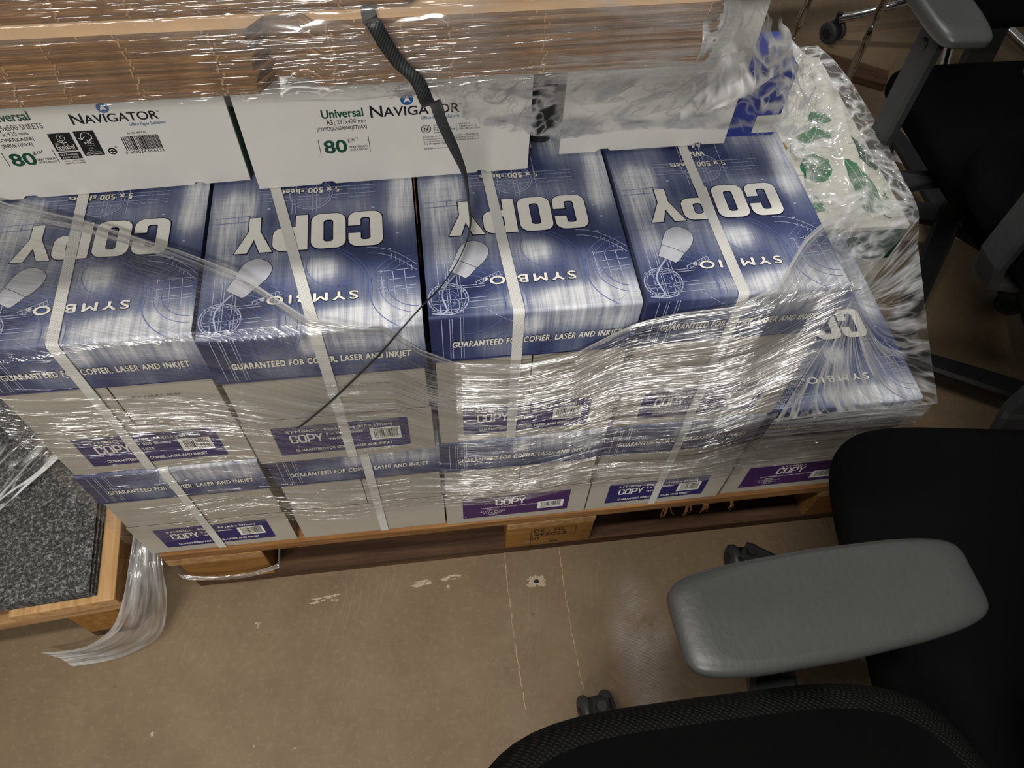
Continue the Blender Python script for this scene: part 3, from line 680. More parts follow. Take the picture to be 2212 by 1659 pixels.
def art_b(m, fm):
    m.text('Universal', fm, .082, .0855, .042, .0105, 'ink_green', bold=.022); m.text('A3', fm, .0855, .0775, .0065, .006, 'ink_black', bold=.012); m.text('| 297x420 mm', fm, .0935, .0775, .032, .006, 'ink_grey')
    m.text('|COPIER|LASER|INKJET|FAX|', fm, .075, .0705, .0505, .0045, 'ink_black', bold=.004)
    m.text('80', fm, .078, .0420, .024, .0165, 'ink_green', bold=.022); m.text('g.m⁻²', fm, .1035, .0550, .011, .0052, 'ink_black')
    m.text('SILKY TOUCH', fm, .1045, .0465, .0185, .0028, 'ink_black', bold=.01); m.text('ULTRA-BRIGHT', fm, .1045, .0425, .0195, .0028, 'ink_grey')
    for u in (.0735, .1255): m.ribbon([(u, .0405), (u, .0600)], .0005, 'ink_black', fm)
    navword(m, fm, .131, .0830, .092, .0140); m.text('Office Paper Solutions', fm, .182, .0765, .040, .0045, 'ink_blue')
    cu, cv, r = .1865, .0640, .0050; C = [(cu + r * math.cos(i * PI / 14), cv + r * math.sin(i * PI / 14)) for i in range(28)]
    m.ribbon(C, .0007, 'ink_black', fm, True)
    m.ribbon([(cu + r * .7 * math.cos(i * PI / 14), cv + r * .7 * math.sin(i * PI / 14)) for i in range(28)], .0003, 'ink_black', fm, True)
    m.ribbon([(cu - r, cv), (cu + r, cv)], .0003, 'ink_black', fm); m.ribbon([(cu, cv - r), (cu, cv + r)], .0003, 'ink_black', fm); m.text('N', fm, cu, cv - .002, .0042, .004, 'ink_black', 'C', .02)
    for i, s in enumerate(('PRODUCED', 'IN PORTUGAL', 'THE NAVIGATOR', 'COMPANY')): m.text(s, fm, .1945, .0670 - i * .0031, None, .0021, 'ink_black', bold=.012 if i > 1 else 0)
    m.ribbon([(.2185, .0595), (.2185, .0690)], .0006, 'ink_black', fm)
    for i, s in enumerate(('MITRENA', 'APARTADO 55', '2901-861 SETÚBAL')): m.text(s, fm, .2215, .0670 - i * .0031, None, .0021, 'ink_black')
    for i, s in enumerate(('Produzido em Portugal por | Produit au Portugal par', 'Producido en Portugal por | Hergestellt in Portugal von', 'Geproduceerd in Portugal door | Prodotto in Portogallo da')): m.text(s, fm, .183, .0530 - i * .0031, .060, .0020, 'ink_black')
    m.text('The Navigator Company', fm, .183, .0437, .030, .0021, 'ink_black', bold=.012); m.text('thenavigatorcompany.com', fm, .183, .0376, .026, .0020, 'ink_black')
def art_c(m, fm):
    pass
HC = .258
def green_edge(c):
    m = MB(); m.box(.3035, .3050, .004, .43, .002, HC, 'leaf_dark'); m.build('side_panel', c)['label'] = 'dark green side of the carton'
carton('white_carton', 'white carton with a barcode and two black eco marks on its front', -.041, .2005, math.radians(2.2), .304, .43, HC, art_a, green_edge)
carton('white_carton', 'white carton crossed by the hanging black strap, small print and no barcode', .2735, .1965, math.radians(1.4), .2985, .43, HC, art_b)
carton('white_carton', 'blank white carton behind the crumpled hanging film', .6115, .2240, math.radians(0.8), .2000, .41, HC, art_c)
t = thing('paper_pack', 'bright blue wrapped paper pack beside the blank carton, under crinkled film', 'paper pack', (.8160, .236, Z3 + .001))
m = MB(); m.box(0, .060, 0, .07, 0, .092, 'royal_blue'); m.build('wrapper', t, bevel=.003)
m = MB(); m.box(.030, .0605, -.0006, .0005, .006, .030, 'offwhite'); m.build('paper_label', t)
t = thing('plastic_roll', 'dark plastic roll standing between two white cartons', 'roll', (.5925, .262, Z3 + .001))
m = MB(); m.tube([(0, 0, 0), (0, 0, .25)], .0155, 'dark_plastic', 20); m.build('roll_body', t)

# ---- green and white carton at the back right
g = thing('leaf_print_carton', 'white carton printed with cracked green leaves under film at the back right', 'box', (.905, .313, Z1), math.radians(-1.0), )
m = MB(); gw, gd, gh = .306, .44, .268; m.box(0, gw, 0, gd, 0, gh, 'offwhite')
gm = lambda u, v, l=1.0: (u, v, gh + .0004 * l)
def leafpoly(pts, mat='leaf_green', crack=5):
    ox, oy = .905, .313
    P = [(a - ox, b - oy) for a, b in pts]
    R = []
    for i in range(len(P)):
        a, b = P[i], P[(i + 1) % len(P)]
        for k in range(3): R.append((a[0] + (b[0] - a[0]) * k / 3 + random.uniform(-.003, .003) * (k > 0), a[1] + (b[1] - a[1]) * k / 3 + random.uniform(-.003, .003) * (k > 0)))
    m.poly(R, mat, gm); c = (sum(p[0] for p in P) / len(P), sum(p[1] for p in P) / len(P))
    for k in range(crack):
        p = P[int(k * len(P) / crack)]; q = ((p[0] + c[0]) / 2 + random.uniform(-.006, .006), (p[1] + c[1]) / 2 + random.uniform(-.006, .006))
        m.ribbon([c, q, (p[0] * .95 + c[0] * .05, p[1] * .95 + c[1] * .05)], .0009, 'offwhite', lambda u, v: gm(u, v, 1.5))
leafpoly([(1.074, .430), (1.088, .418), (1.112, .422), (1.128, .445), (1.130, .470), (1.112, .486), (1.090, .480), (1.076, .458)], crack=8)
leafpoly([(1.085, .500), (1.098, .496), (1.105, .512), (1.122, .520), (1.150, .518), (1.158, .535), (1.140, .556), (1.115, .545), (1.092, .530)], crack=7)
leafpoly([(1.128, .572), (1.150, .560), (1.172, .572), (1.165, .592), (1.140, .594)], crack=4)
leafpoly([(1.062, .352), (1.080, .350), (1.086, .368), (1.076, .392), (1.062, .385)], crack=5)
leafpoly([(1.150, .345), (1.168, .340), (1.186, .365), (1.186, .410), (1.176, .460), (1.158, .470), (1.150, .430), (1.146, .385)], crack=7)
leafpoly([(1.190, .372), (1.196, .370), (1.199, .385), (1.194, .388)], crack=1)
leafpoly([(1.185, .47), (1.20, .44), (1.212, .45), (1.205, .50), (1.19, .53)], 'leaf_dark', 4)
for i in range(26):
    a = (random.uniform(.13, .29), random.uniform(.02, .30)); b = (a[0] + random.uniform(-.05, .05), a[1] + random.uniform(-.05, .05))
    b = (min(.30, max(0.01, b[0])), min(.43, max(.005, b[1]))); m.ribbon([a, b], .0006, 'ink_line_soft' if i % 9 == 0 else 'strap_white', gm)
m.ribbon([(.151 + .011 * math.cos(i * PI / 16), .195 + .011 * math.sin(i * PI / 16)) for i in range(32)], .005, 'ink_gold', gm, True)
m.ribbon([(.278 + .008 * math.cos(i * PI / 12), .030 + .013 * math.sin(i * PI / 12)) for i in range(20)], .003, 'leaf_green', gm)
m.poly([(.10, gh - .075), (.305, gh - .075), (.305, gh - .008), (.10, gh - .008)], 'leaf_dark', lambda u, v: (u, -.0004, v))
m.build('carton_body', g, bevel=.0015)

# ---- flattened cardboard on top of the cartons: every sheet its own object
def sheet_mesh(x0, x1, notch, d=.62, th=.0021, top='cardboard'):
    m = MB()
    n0, n1 = notch
    o = [(x0, 0), (n0, 0), (n0 + .010, .013), (n0 + .034, .015), (n1, .004), (x1 - .012, .004), (x1 - .003, .007), (x1, .016), (x1, d), (x0, d)]
    m.prism(o, 0, th, 'cardboard', top)
    for k in range(20):
        x = x0 + .03 + k * .042 + random.uniform(-.014, .014)
        if n0 - .006 < x < n1 + .004 or x > x1 - .03: continue
        yy = 0 if x < n0 else .004
        m.box(x, x + random.uniform(.0008, .0016), yy - .0004, yy + .001, .0001, th * .95, 'card_score')
    return m.mesh('cardboard_sheet')
SH = sheet_mesh(-.30, .668, (.347, .390)); SHT = sheet_mesh(-.30, .668, (.347, .390), top='card_top'); SH2 = sheet_mesh(-.30, .80, (.452, .500)); SH3 = sheet_mesh(-.30, .80, (.36, .41))
def sheets(me, n, z, y, label, group, top=None, drift=.0):
    for k in range(n):
        o = bpy.data.objects.new('cardboard_sheet', SHT if top and k == n - 1 else me); COL.objects.link(o)
        o.location = (random.uniform(-.002, .002) + drift * k, y + random.uniform(-.0006, .0006), z + k * .00215); o.rotation_euler = (0, 0, random.uniform(-.0015, .0015) + math.radians(1.1))
        if top and k == n - 1: tag(o, top, 'cardboard', group)
        else: tag(o, label, 'cardboard', group)
    return z + n * .00215
zc = Z3 + .001 + HC + .0005
zt = sheets(SH, 22, zc, -.0065, 'flattened brown cardboard sheet in the lower stack lying on the white cartons', 'cardboard sheets of the lower stack', 'topmost sheet of the lower cardboard stack, its pale face showing as a strip', .0)
zt = sheets(SH2, 14, zt + .001, .0085, 'flattened brown cardboard sheet in the upper stack at the top edge', 'cardboard sheets of the upper stack')

# ---- black strap hanging down from the cardboard
def catmull(P, n=8):
    P = [Vector(p) for p in P]; out = []
    for i in range(len(P) - 1):
        p0, p1, p2, p3 = P[max(i - 1, 0)], P[i], P[i + 1], P[min(i + 2, len(P) - 1)]
        for k in range(n):
            t_ = k / n; out.append(0.5 * (2 * p1 + (p2 - p0) * t_ + (2 * p0 - 5 * p1 + 4 * p2 - p3) * t_ ** 2 + (3 * p1 - p0 - 3 * p2 + p3) * t_ ** 3))
    return out + [P[-1]]
path = [(.424, .030, zc + .0495), (.426, .002, zc + .0495), (.429, -.0125, .976), (.435, -.0135, .962), (.443, -.014, .948), (.453, -.0165, .937), (.4590, -.0150, .918), (.4640, .015, .897), (.468, .060, .858), (.472, .090, .822), (.478, .115, .787), (.487, .138, .745), (.4955, .146, .708), (.4985, .135, .678), (.4975, .112, .6715), (.490, .085, .672), (.478, .058, .6725), (.460, .028, .674), (.441, .000, .682), (.418, -.020, .672), (.392, -.026, .640), (.357, -.026, .594), (.326, -.024, .553), (.292, -.020, .510)]
pp = catmull(path, 6); m = MB(); sides = []; n = len(pp)
for i in range(n):
    s = i / (n - 1)
    a = Vector((1, .25, .15)) if s < .33 else None
    if a is None:
        k = min(1, (s - .33) / .22); d = (pp[min(i + 1, n - 1)] - pp[i - 1]).normalized()
        flat = Vector((1, .1, 0)); view = Vector((0.02, -.45, .86)) - d * d.dot(Vector((0.02, -.45, .86)))
        a = (flat * (1 - k) + view.normalized() * (k * 1.15) + flat * .12)
        a = a - d * d.dot(a)
    sides.append(a)
m.strip3(pp, sides, .0098, 'strap_black'); st = m.build('black_strap')
so = st.modifiers.new('thickness', 'SOLIDIFY'); so.thickness = .0009; so.offset = 0
tag(st, 'loose black plastic strap curling down from the cardboard over the blue boxes', 'strap')

# ---- stretch film
def film(name, label, surf, nu, nv, Lu, Lv, amp, fu, fv, mat, seed=0, fringe=0.0, dens=None):
    P = [[Vector(surf(i / nu, j / nv)) for i in range(nu + 1)] for j in range(nv + 1)]
    m = MB(); vs = []
    for j in range(nv + 1):
        for i in range(nu + 1):
            a = P[j][min(i + 1, nu)] - P[j][max(i - 1, 0)]; b = P[min(j + 1, nv)][i] - P[max(j - 1, 0)][i]
            n_ = a.cross(b)
            n_ = n_.normalized() if n_.length > 1e-12 else Vector((0, -1, 0))
            U, V = i / nu * Lu, j / nv * Lv; dk = .25 + .75 * min(1, dens(i / nu, j / nv)) if dens else 1
            q = Vector((U * fu + seed, V * fv, seed * 1.7))
            h = (1 - 2 * abs(noise.noise(q))) * .6 + (1 - 2 * abs(noise.noise(q * 2.3 + Vector((5, 9, 2))))) * .35 + noise.noise(q * .4) * .6
            w = noise.noise(Vector((U * fu * 2 + 50 + seed, V * fv * .8, 0))) * fringe
            vs.append(P[j][i] + n_ * amp * dk * h + (b.normalized() * w if b.length > 0 else Vector((0, 0, 0))))
    fs = [(j * (nu + 1) + i, j * (nu + 1) + i + 1, (j + 1) * (nu + 1) + i + 1, (j + 1) * (nu + 1) + i) for j in range(nv) for i in range(nu)]
    m.add(vs, fs, mat, True)
    for j in range(nv + 1):
        for i in range(nu + 1): m.uv[j * (nu + 1) + i] = (i / nu * Lu + seed, j / nv * Lv + seed * .37)
    o = m.build(name); tag(o, label, 'plastic film', 'clear stretch film')
    at = o.data.attributes.new('dens', 'FLOAT', 'POINT')
    for j in range(nv + 1):
        for i in range(nu + 1): at.data[j * (nu + 1) + i].value = dens(i / nu, j / nv) if dens else 1.0
    return o
def lerp(a, b, t_): return a + (b - a) * t_
def table(tab, x):
    for (x0, y0), (x1, y1) in zip(tab, tab[1:]):
        if x <= x1: return lerp(y0, y1, (x - x0) / (x1 - x0)) if x > x0 else y0
    return tab[-1][1]
# wrap along the front of the boxes, turning over the lids' edge at the left and the right corner
TOPS = [(-.01, .690), (.02, .672), (.10, .642), (.20, .590), (.26, .555), (.33, .490), (.40, .470), (.435, .425), (.47, .400), (.54, .395), (.60, .405), (.655, .438), (.70, .452), (.76, .466), (.80, .485), (.85, .545), (.875, .565), (.886, .570)]
BOTS = [(-.01, .215), (.22, .235), (.44, .225), (.62, .240), (.886, .235)]
def wrap(a, b):
    x = lerp(-.006, .888, a); z0 = table(BOTS, x); top = table(TOPS, x); z = lerp(z0, z0 + top, b) if False else None
    s = lerp(0, (.195 + top) - z0, b); zz = z0 + s; ZT = .672
    y0 = -.0105
    if zz <= ZT - .006: return (x, y0 - .004 * math.sin(a * 23), zz)
    r = zz - (ZT - .006)
    if r < .012: return (x, y0 + r * .6, ZT - .006 + r * .5)
    return (x, y0 + .0072 + (r - .012), ZT)
def wdens(a, b):
    x, y, z = wrap(a, b); g = lambda c, w_: math.exp(-((z - c) / w_) ** 2)
    k = .16 + .12 * min(1, max(0, x - .2) / .3)
    if y > -.004: k = .20 + .25 * (x > .7)
    else: k += (.70 * g(.53, .040) + .15 * g(.44, .03)) * (.35 + .65 * min(1, max(0, x - .10) / .25)) + .55 * g(.30, .03) * min(1, .2 + x) + .28 * max(0, x - .6) / .28
    if b > .992: k = 1.25
    elif b > .975: k = .8
    return k
film('stretch_film', 'clear film wrapped along the front of the blue lidded boxes', wrap, 130, 300, .9, .62, .0009, 4, 105, 'film_side', 1, .004, wdens)
# skirt round the end box
film('stretch_film', 'film band across the front of the bottom tier end box', lambda a, b: (lerp(.884, 1.108, a), -.0105 + .004 * a * 0, lerp(.262, .4085, b)), 50, 90, .22, .15, .0011, 6, 105, 'film_side', 4, .004)
# fan of film from the upper corner down to the end box and the leaf carton
AP = Vector((.887, -.008, .650))
BND = [(.886, -.0125, .40), (.94, -.013, .412), (1.0, -.0135, .412), (1.06, -.0135, .411), (1.110, -.0125, .410), (1.135, .07, .412), (1.165, .16, .414), (1.195, .25, .416), (1.2245, .318, .419)]
def bndry(t_):
    k = t_ * (len(BND) - 1); i = min(int(k), len(BND) - 2); return Vector(BND[i]).lerp(Vector(BND[i + 1]), k - i)
def fan(a, b):
    r = a ** .8; p = AP.lerp(bndry(b), r); p.z -= .045 * math.sin(PI * r) * (1 - .55 * b); return p
film('stretch_film', 'film fanning down from the upper corner over the bare blue end box', fan, 110, 170, .28, .36, .0016, 3, 22, 'film_fan', 9)
LC = [(.889, -.004, .652), (.905, .05, .60), (.96, .20, .47), (1.03, .33, .424), (1.075, .43, .424), (1.060, .50, .424), (1.085, .56, .424), (1.05, .66, .424), (1.03, .75, .424)]
RC = [(.892, -.006, .655), (.96, .07, .58), (1.10, .20, .48), (1.2245, .318, .419), (1.230, .40, .424), (1.236, .50, .424), (1.240, .60, .422), (1.232, .70, .424), (1.215, .762, .424)]
lc = catmull(LC, 10); rc = catmull(RC, 10)
def cover(a, b):
    k = b * (len(lc) - 1); i = min(int(k), len(lc) - 2); p = lc[i].lerp(lc[i + 1], k - i).lerp(rc[i].lerp(rc[i + 1], k - i), a)
    p.z += .010 * math.sin(PI * a) * math.sin(PI * b) + .018 * math.exp(-((a - .55 - .3 * (b - .6)) / .07) ** 2) * (.3 < b); return p
film('stretch_film', 'loose film draped over the leaf printed carton', cover, 90, 170, .22, .8, .0035, 14, 10, 'film_cover', 15)
# film hanging from the cardboard over the blank carton, bunched at its right end
LOW = [(.36, .010, .912), (.42, .08, .852), (.468, .17, .783), (.50, .176, .752), (.545, .178, .733), (.605, .192, .708), (.696, .196, .712), (.78, .196, .706), (.85, .185, .702), (.872, .165, .722)]
UPR = [(.36, -.004, .921), (.42, -.004, .921), (.462, -.003, .921), (.50, -.003, .922), (.54, -.002, .922), (.60, .0, .922), (.66, .006, .923), (.70, .03, .915), (.745, .055, .900), (.775, .06, .880)]
lo = catmull(LOW, 10); uq = catmull(UPR, 10)
def hang(a, b):
    k = a * (len(lo) - 1); i = min(int(k), len(lo) - 2); p = uq[i].lerp(uq[i + 1], k - i).lerp(lo[i].lerp(lo[i + 1], k - i), b)
    p.z += .012 * math.sin(PI * b); p.y -= .010 * math.sin(PI * b) * a; return p
film('stretch_film', 'crinkled film hanging from the cardboard in front of the blank white carton', hang, 260, 110, .56, .26, .0040, 22, 5, 'film_crumple', 23, .004)
def bunch(a, b):
    x = lerp(.655, .752 - .02 * math.sin(b * 5) - .03 * (1 - b) * 0, a) ; z = lerp(1.03, .872, b)
    return (x + .035 * a * max(0, b - .75) * 4 * .4, .004 + .09 * a * a + .02 * math.sin(a * 3), z - .015 * a)
film('stretch_film', 'bunched shiny film at the right end of the cardboard stack', bunch, 110, 130, .10, .17, .0055, 26, 26, 'film_crumple', 31)
# tight film round the cardboard, with a loose lip below its edge
def cwrap(a, b):
    x = lerp(-.12, .672, a)
    z = lerp(.9195 + .0, 1.01, b); y = -.0135 + (.0155 if z > .971 else 0) + x * .0192 - .002
    return (x, y, z)
film('stretch_film', 'tight clear film round the front edge of the cardboard stacks', cwrap, 200, 60, .8, .1, .0005, 4, 60, 'film_card', 41, 0, lambda a, b: (.06 + .9 * a * a) * min(1, b / .06))
def lip(a, b):
    x = lerp(.335, .475, a); return (x, lerp(-.012, .012 + .02 * math.sin(PI * a), b), lerp(.922, .919 - .030 * math.sin(PI * (a * .9 + .05)), b) + x * .0)
film('stretch_film', 'loose film lip drooping below the notch of the cardboard', lip, 80, 30, .14, .04, .0018, 9, 40, 'film_top', 47)
# shreds round the left pallet block
m = MB()
def band(x0, x1, z, sag):
    pts = []
    for i in range(25):
        t_ = i / 24; x = lerp(x0, x1, t_); pts.append((x, -.010 - .006 * math.sin(PI * t_), z - sag * math.sin(PI * t_) ** .6))
    return [(x0 - .006, .05, z + .004)] + pts + [(x1 + .004, .02, z + .02), (x1 + .002, .05, z + .03)]
bd = [Vector(p) for p in band(.020, .172, .072, .012)]
def band_s(a, b):
    k = a * (len(bd) - 1); i = min(int(k), len(bd) - 2); p = bd[i].lerp(bd[i + 1], k - i); return (p.x, p.y, p.z + (b - .5) * .020)
film('stretch_film', 'rope of twisted film round the left block of the stamped pallet', band_s, 90, 14, .2, .03, .0014, 8, 70, 'film_bunch', 53)

# ---- the second pallet at the lower left with felt sheets
pl = pallet('wooden_pallet', 'pale wooden pallet at the left edge carrying speckled grey felt', (-.043, -.062, 0), math.radians(94.0), deck='wood_pale')
for k in range(3):
    m = MB(); m.box(-.75, -.010 - .002 * k, .006 + .001 * k, 1.1, 0, .0055, 'felt')
    o = m.build('felt_sheet', loc=(-.058, -.060, .1445 + .0062 * k), rot=(0, 0, math.radians(3.5 + .4 * k)))
    tag(o, ('topmost speckled grey felt sheet on the left pallet', 'speckled grey felt sheet in the stack on the left pallet', 'speckled grey felt sheet in the stack on the left pallet')[0 if k == 2 else 1], 'felt sheet', 'felt sheets on the left pallet')
def lcover(a, b):
    x = lerp(-.62, -.075, a); y = lerp(-.02, .62, b)
    x2 = lerp(-.62, -.20 + .0 * b, a) if b < .2 else x
    lim = -.30 + (b) * .55
    x = lerp(-.62, min(-.035, lim), a)
    return (x, y, .172 + .006 * math.sin(a * 7 + b * 5) + .05 * max(0, b - .25) * (1 - a * .5))
film('stretch_film', 'wrinkled clear film over the dark felt on the left pallet', lcover, 120, 110, .5, .6, .0040, 9, 14, 'film_crumple', 61)
def corner(a, b):
    # bunched film coming down over the pallet's corner and trailing along its foot
    P0 = [(-.036, .12, .172), (-.022, .05, .168), (-.024, -.01, .158), (-.040, -.060, .125), (-.075, -.083, .070), (-.13, -.092, .030), (-.20, -.088, .012)]
    P1 = [(-.002, .12, .150), (.008, .05, .146), (.010, -.01, .125), (.004, -.050, .070), (-.020, -.085, .020), (-.075, -.105, .006), (-.15, -.112, .004)]
    c0 = catmull(P0, 6); c1 = catmull(P1, 6); k = b * (len(c0) - 1); i = min(int(k), len(c0) - 2)
    p = c0[i].lerp(c0[i + 1], k - i).lerp(c1[i].lerp(c1[i + 1], k - i), a); p.x += .006 * math.sin(PI * a); p.z += .006 * math.sin(PI * a); return p
film('stretch_film', 'gathered film strands over the corner of the left pallet', lambda a, b: corner(b, a), 90, 40, .34, .05, .0028, 7, 120, 'film_bunch', 71)

# ---- office chairs
def superell(cx, cy, w, d, n=5.0, k=56):
    out = []
    for i in range(k):
        a = 2 * PI * i / k; c, s = math.cos(a), math.sin(a)
        out.append((cx + w / 2 * math.copysign(abs(c) ** (2 / n), c), cy + d / 2 * math.copysign(abs(s) ** (2 / n), s)))
    return out
def caster(parent, x, y, axis, metal=False):
    m = MB(); ax = Vector((math.cos(axis), math.sin(axis), 0)); fw = Vector((-ax.y, ax.x, 0)); c = Vector((x, y, .029))
    # hood between the wheels and the stem
    hood = []
    for s in (-1, 1):
        hood.append([c + ax * (s * .0085) + fw * (.0235 * math.cos(t_)) + Vector((0, 0, .0275 * math.sin(t_) + .001)) for t_ in [math.radians(-20 + 220 * i / 14) for i in range(15)]])
    m.rings(hood, 'black_plastic', True, False); m.tube([c + Vector((0, 0, .02)), c + Vector((0, 0, .055))], .008, 'black_plastic', 10)
    k = m.build('caster', parent)
    for s in (-1, 1):
        w = MB(); w.disc(c + ax * (s * .0175), ax, .029, .0165, 'caster_grey', 28, .22); w.disc(c + ax * (s * .0265), ax, .015, .002, 'black_plastic', 20, .3); w.build('wheel', k)
    return k
def office_chair(label, cx, cy, rz, seat_z, sw, sd, arms, base=None, base_ang=0, base_r=.32, seat_t=.075, back=None, weave_side=True, leg_mat='black_plastic', corner_n=5.0, axes=None, backn=4.0, name='office_chair'):
    """front faces local -Y; arms: list of (x, y, pad_z, yaw, pad_len, pad_w, post_y)"""
    ch = thing(name, label, 'chair', (cx, cy, 0), rz, 'black office chairs')
    m = MB(); m.cushion(superell(0, 0, sw, sd, corner_n), seat_z - seat_t, seat_z, .026, .026, 'fabric', 'weave' if weave_side else 'fabric', dome=.004, seg=7); m.build('seat', ch)
    u = MB(); u.cushion(superell(0, .02, sw * .55, sd * .55, 4), seat_z - seat_t - .045, seat_z - seat_t + .004, .01, .01, 'black_plastic'); u.build('seat_mechanism', ch)
    for (ax, ay, pz, yaw, pl_, pw, py) in arms:
        p = MB(); s = 1 if ax > 0 else -1
        p.tube([(s * .10, py, seat_z - seat_t - .018), (ax * .80, py, seat_z - seat_t - .022), (ax * .95, py, seat_z - seat_t - .012), (ax, py, seat_z - seat_t + .03), (ax, py, seat_z + .05), (ax, py + .004, pz - .05), (ax, py + .006, pz - .020)], 1.0, 'dark_plastic', rect=(.052, .020), up=Vector((s, 0, .02)))
        p.disc((ax + s * .011, py + .004, pz - .065), (s, 0, 0), .009, .003, 'black_plastic', 14)
        po = p.build('armrest_post', ch)
        a = MB(); mt = Matrix.Translation((ax, ay, 0)) @ Matrix.Rotation(yaw, 4, 'Z')
        def out(k=64):
            r = []
            for i in range(k):
                t_ = 2 * PI * i / k; c, s_ = math.cos(t_), math.sin(t_); y = pl_ / 2 * math.copysign(abs(s_) ** (2 / 7.0), s_); x = pw / 2 * math.copysign(abs(c) ** (2 / 6.5), c)
                q = y / (pl_ / 2); x *= (1.0 - .16 * q * q - .05 * q); r.append((x, y))
            return r
        a.cushion(out(), pz - .027, pz, .012, .0085, 'pad_grey', mat=mt, dome=-.0008, seg=6)
        ap = a.build('armrest_pad', po); ap['label'] = 'dark grey plastic armrest pad'
    if back:
        by, bw, z0, z1, lean, bx = back
        b = MB(); mt = Matrix.Translation((bx, by, z0)) @ Matrix.Rotation(-lean, 4, 'X') @ Matrix.Rotation(PI / 2, 4, 'X')
        b.cushion(superell(0, (z1 - z0) / 2, bw, z1 - z0, backn), -.03, .03, .02, .024, 'fabric', mat=mt, dome=.003); b.build('backrest', ch)
        s = MB(); s.tube([(bx, by * .45, seat_z - seat_t - .03), (bx, by + .03, seat_z - seat_t - .02), (bx, by + .055, z0 + .02), (bx, by + .05 + .12 * math.sin(lean), z0 + .18)], 1.0, 'black_plastic', rect=(.07, .022), up=Vector((0, 0, 1))); s.build('back_support', ch)
    bx_, by_ = base or (0, .02); c = MB(); c.tube([(bx_, by_, .075), (bx_, by_, .20)], .026, 'black_plastic', 18); c.tube([(bx_, by_, .19), (bx_, by_, seat_z - seat_t - .02)], .015, leg_mat, 16); c.build('gas_column', ch)
    ox, oy = base or (0, .02)
    for k in range(5):
        a = base_ang + k * 2 * PI / 5 - rz; d = Vector((math.cos(a), math.sin(a), 0)); L = MB(); o = Vector((ox, oy, 0))
        L.tube([o + d * .012 + Vector((0, 0, .088)), o + d * .12 + Vector((0, 0, .084)), o + d * (base_r - .03) + Vector((0, 0, .070)), o + d * (base_r + .012) + Vector((0, 0, .064))], [1.25, 1.1, .85, .7], leg_mat, rect=(.045, .024)); lg = L.build('base_leg', ch)
        e = o + d * base_r; caster(lg, e.x, e.y, (axes[k] if axes and axes[k] is not None else a + random.uniform(-.9, .9)))
    return ch
R90 = math.radians(90)
office_chair('nearest black office chair in the bottom right corner with a large grey armrest', .680, -.590, -R90, .500, .490, .512,
             [(-.281, .078, .640, math.radians(3.0), .268, .093, .095), (.283, .068, .640, 0, .262, .094, .088)], base=(.009, -.063), base_ang=math.radians(85),
             back=(.292, .44, .475, .98, .16, 0), axes=[R90 + .12, None, None, None, None], corner_n=4.2)
office_chair('black office chair whose smooth seat lies behind the grey armrest, beside the pallet', 1.160, -.305, -R90 - math.radians(8), .420, .50, .51,
             [(-.290, .085, .640, 0, .25, .09, .04), (.295, .085, .640, 0, .25, .09, .04)], base=(-.0123, .0084), base_ang=math.radians(137), back=(.27, .44, .47, 1.0, .16, 0), weave_side=False, corner_n=6.0, seat_t=.06)
office_chair('black office chair at the upper right with the grey armrest pad at the frame top', 1.60, .50, math.radians(0), .405, .50, .47,
             [(-.366, .045, .660, math.radians(-3), .255, .086, .0)], base=(0, .12), base_ang=math.radians(160), back=(.265, .50, .45, 1.0, .14, 0), weave_side=False, corner_n=11, seat_t=.065)
office_chair('black office chair at the right edge, rounded seat front beside the leaf carton', 1.545, .175, math.radians(0), .505, .53, .50,
             [(-.285, .02, .700, 0, .25, .09, .012)], base=(.055, -.055), base_ang=math.radians(146), weave_side=False, corner_n=4.5, seat_t=.07)

# ---- things in the dark behind: a chrome swivel base, a sled-frame chair, a plank and paper scraps
b = thing('swivel_chair', 'black swivel chair with a chrome star base behind the film bunch', 'chair', (1.95, 1.37, 0), 0, 'chairs in the dark behind')
m = MB(); m.cushion(superell(0, 0, .46, .46, 4), .40, .47, .02, .03, 'fabric'); m.build('seat', b)
m = MB(); m.tube([(0, 0, .07), (0, 0, .40)], .022, 'black_plastic', 14); m.build('gas_column', b)
for k in range(5):
    a = math.radians(171 + 72 * k); d = Vector((math.cos(a), math.sin(a), 0)); L = MB(); L.tube(catmull([d * .02 + Vector((0, 0, .15)), d * .12 + Vector((0, 0, .125)), d * .23 + Vector((0, 0, .085)), d * .30 + Vector((0, 0, .066))], 5), .013, 'chrome', 10); lg = L.build('base_leg', b); caster(lg, d.x * .30, d.y * .30, a + .6)
b = thing('sled_chair', 'black visitor chair on a thin chrome sled frame at the top edge', 'chair', (1.39, 1.22, 0), math.radians(8), 'chairs in the dark behind')
for s in (-1, 1):
    m = MB(); x = s * .10; m.tube(catmull([(x - .02, .42, .46), (x - .02, .40, .20), (x - .01, .34, .02), (x, .20, .012), (x, -.10, .012), (x, -.17, .03), (x, -.18, .20), (x, -.18, .45)], 5), .009, 'chrome', 10); m.build('leg_frame', b)
m = MB(); m.cushion(superell(0, .12, .40, .40, 5), .455, .50, .015, .02, 'fabric'); m.build('seat', b)
m = MB(); m.cushion(superell(0, .36, .40, .05, 4), .56, .86, .02, .02, 'fabric'); m.tube([(-.12, .34, .46), (-.12, .37, .62)], .009, 'chrome', 8); m.tube([(.12, .34, .46), (.12, .37, .62)], .009, 'chrome', 8); m.build('backrest', b)
m = MB(); m.box(-.10, .10, -.035, .035, 0, .022, 'wood_dark'); o = m.build('wooden_plank', loc=(1.650, 1.262, 0), rot=(0, 0, math.radians(-33)), bevel=.002); tag(o, 'dark wooden plank on the floor behind the leaf carton', 'plank')
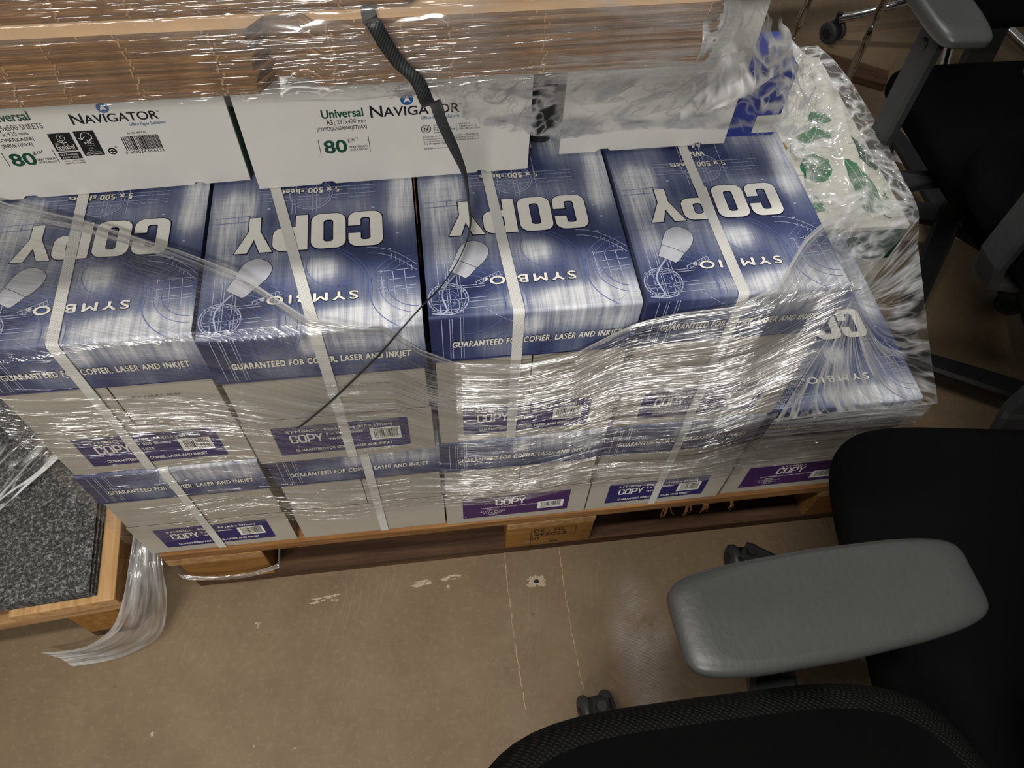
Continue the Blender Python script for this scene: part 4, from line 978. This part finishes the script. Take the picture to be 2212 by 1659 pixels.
for pts, lb in (([(1.654, .966), (1.68, .967), (1.668, .877), (1.63, .909)], 'white paper scrap on the floor under the upper right chair'), ([(1.677, 1.097), (1.703, 1.114), (1.699, 1.08)], 'small white paper scrap by the plank')):
    m = MB(); m.prism(pts[::-1], .0004, .0012, 'paper_bit'); tag(m.build('paper_scrap'), lb, 'paper')

# ------------------------------------------------------------------ light, world, camera
def lamp(name, loc, sx, sy, power, color, tilt=(0, 0, 0)):
    L = bpy.data.lights.new(name, 'AREA'); L.shape = 'RECTANGLE'; L.size = sx; L.size_y = sy; L.energy = power; L.color = color
    o = bpy.data.objects.new(name, L); COL.objects.link(o); o.location = loc; o.rotation_euler = tilt; return o
lamp('ceiling_tube_light', (0.0, -0.55, 2.75), 1.25, .16, 36, (1, .96, .90))
lamp('ceiling_tube_light', (-.35, -2.3, 2.55), 1.25, .16, 56, (1, .97, .92), (math.radians(40), 0, 0))
lamp('ceiling_tube_light', (0.9, 1.7, 2.75), 1.25, .16, 28, (.98, .98, 1.0))  # back light added for glints on the film and to lift the right side
wd = bpy.data.worlds.new('dim_store_room'); S.world = wd; wd.use_nodes = True
wd.node_tree.nodes['Background'].inputs['Color'].default_value = (.9, .88, .84, 1); wd.node_tree.nodes['Background'].inputs['Strength'].default_value = .13

cam = bpy.data.cameras.new('camera'); co = bpy.data.objects.new('camera', cam); COL.objects.link(co)
RW = ((0.9914264, -0.12592169, 0.03489152), (-0.08671888, -0.833829, -0.54516882), (0.09774213, 0.53746901, -0.83759987))
rx, ry, rzv = (Vector(r) for r in RW)
mw = Matrix((( rx.x, -ry.x, -rzv.x, .44875464), (rx.y, -ry.y, -rzv.y, -.46253885), (rx.z, -ry.z, -rzv.z, 1.25001325), (0, 0, 0, 1)))
co.matrix_world = mw
cam.sensor_width = 36; cam.lens = 1629.21236 / 2212 * 36; cam.clip_start = .02; cam.clip_end = 60
S.camera = co
S.view_settings.view_transform = 'Standard'; S.view_settings.look = 'None'; S.view_settings.exposure = 0.0; S.view_settings.gamma = 1.0
S.view_settings.use_curve_mapping = False
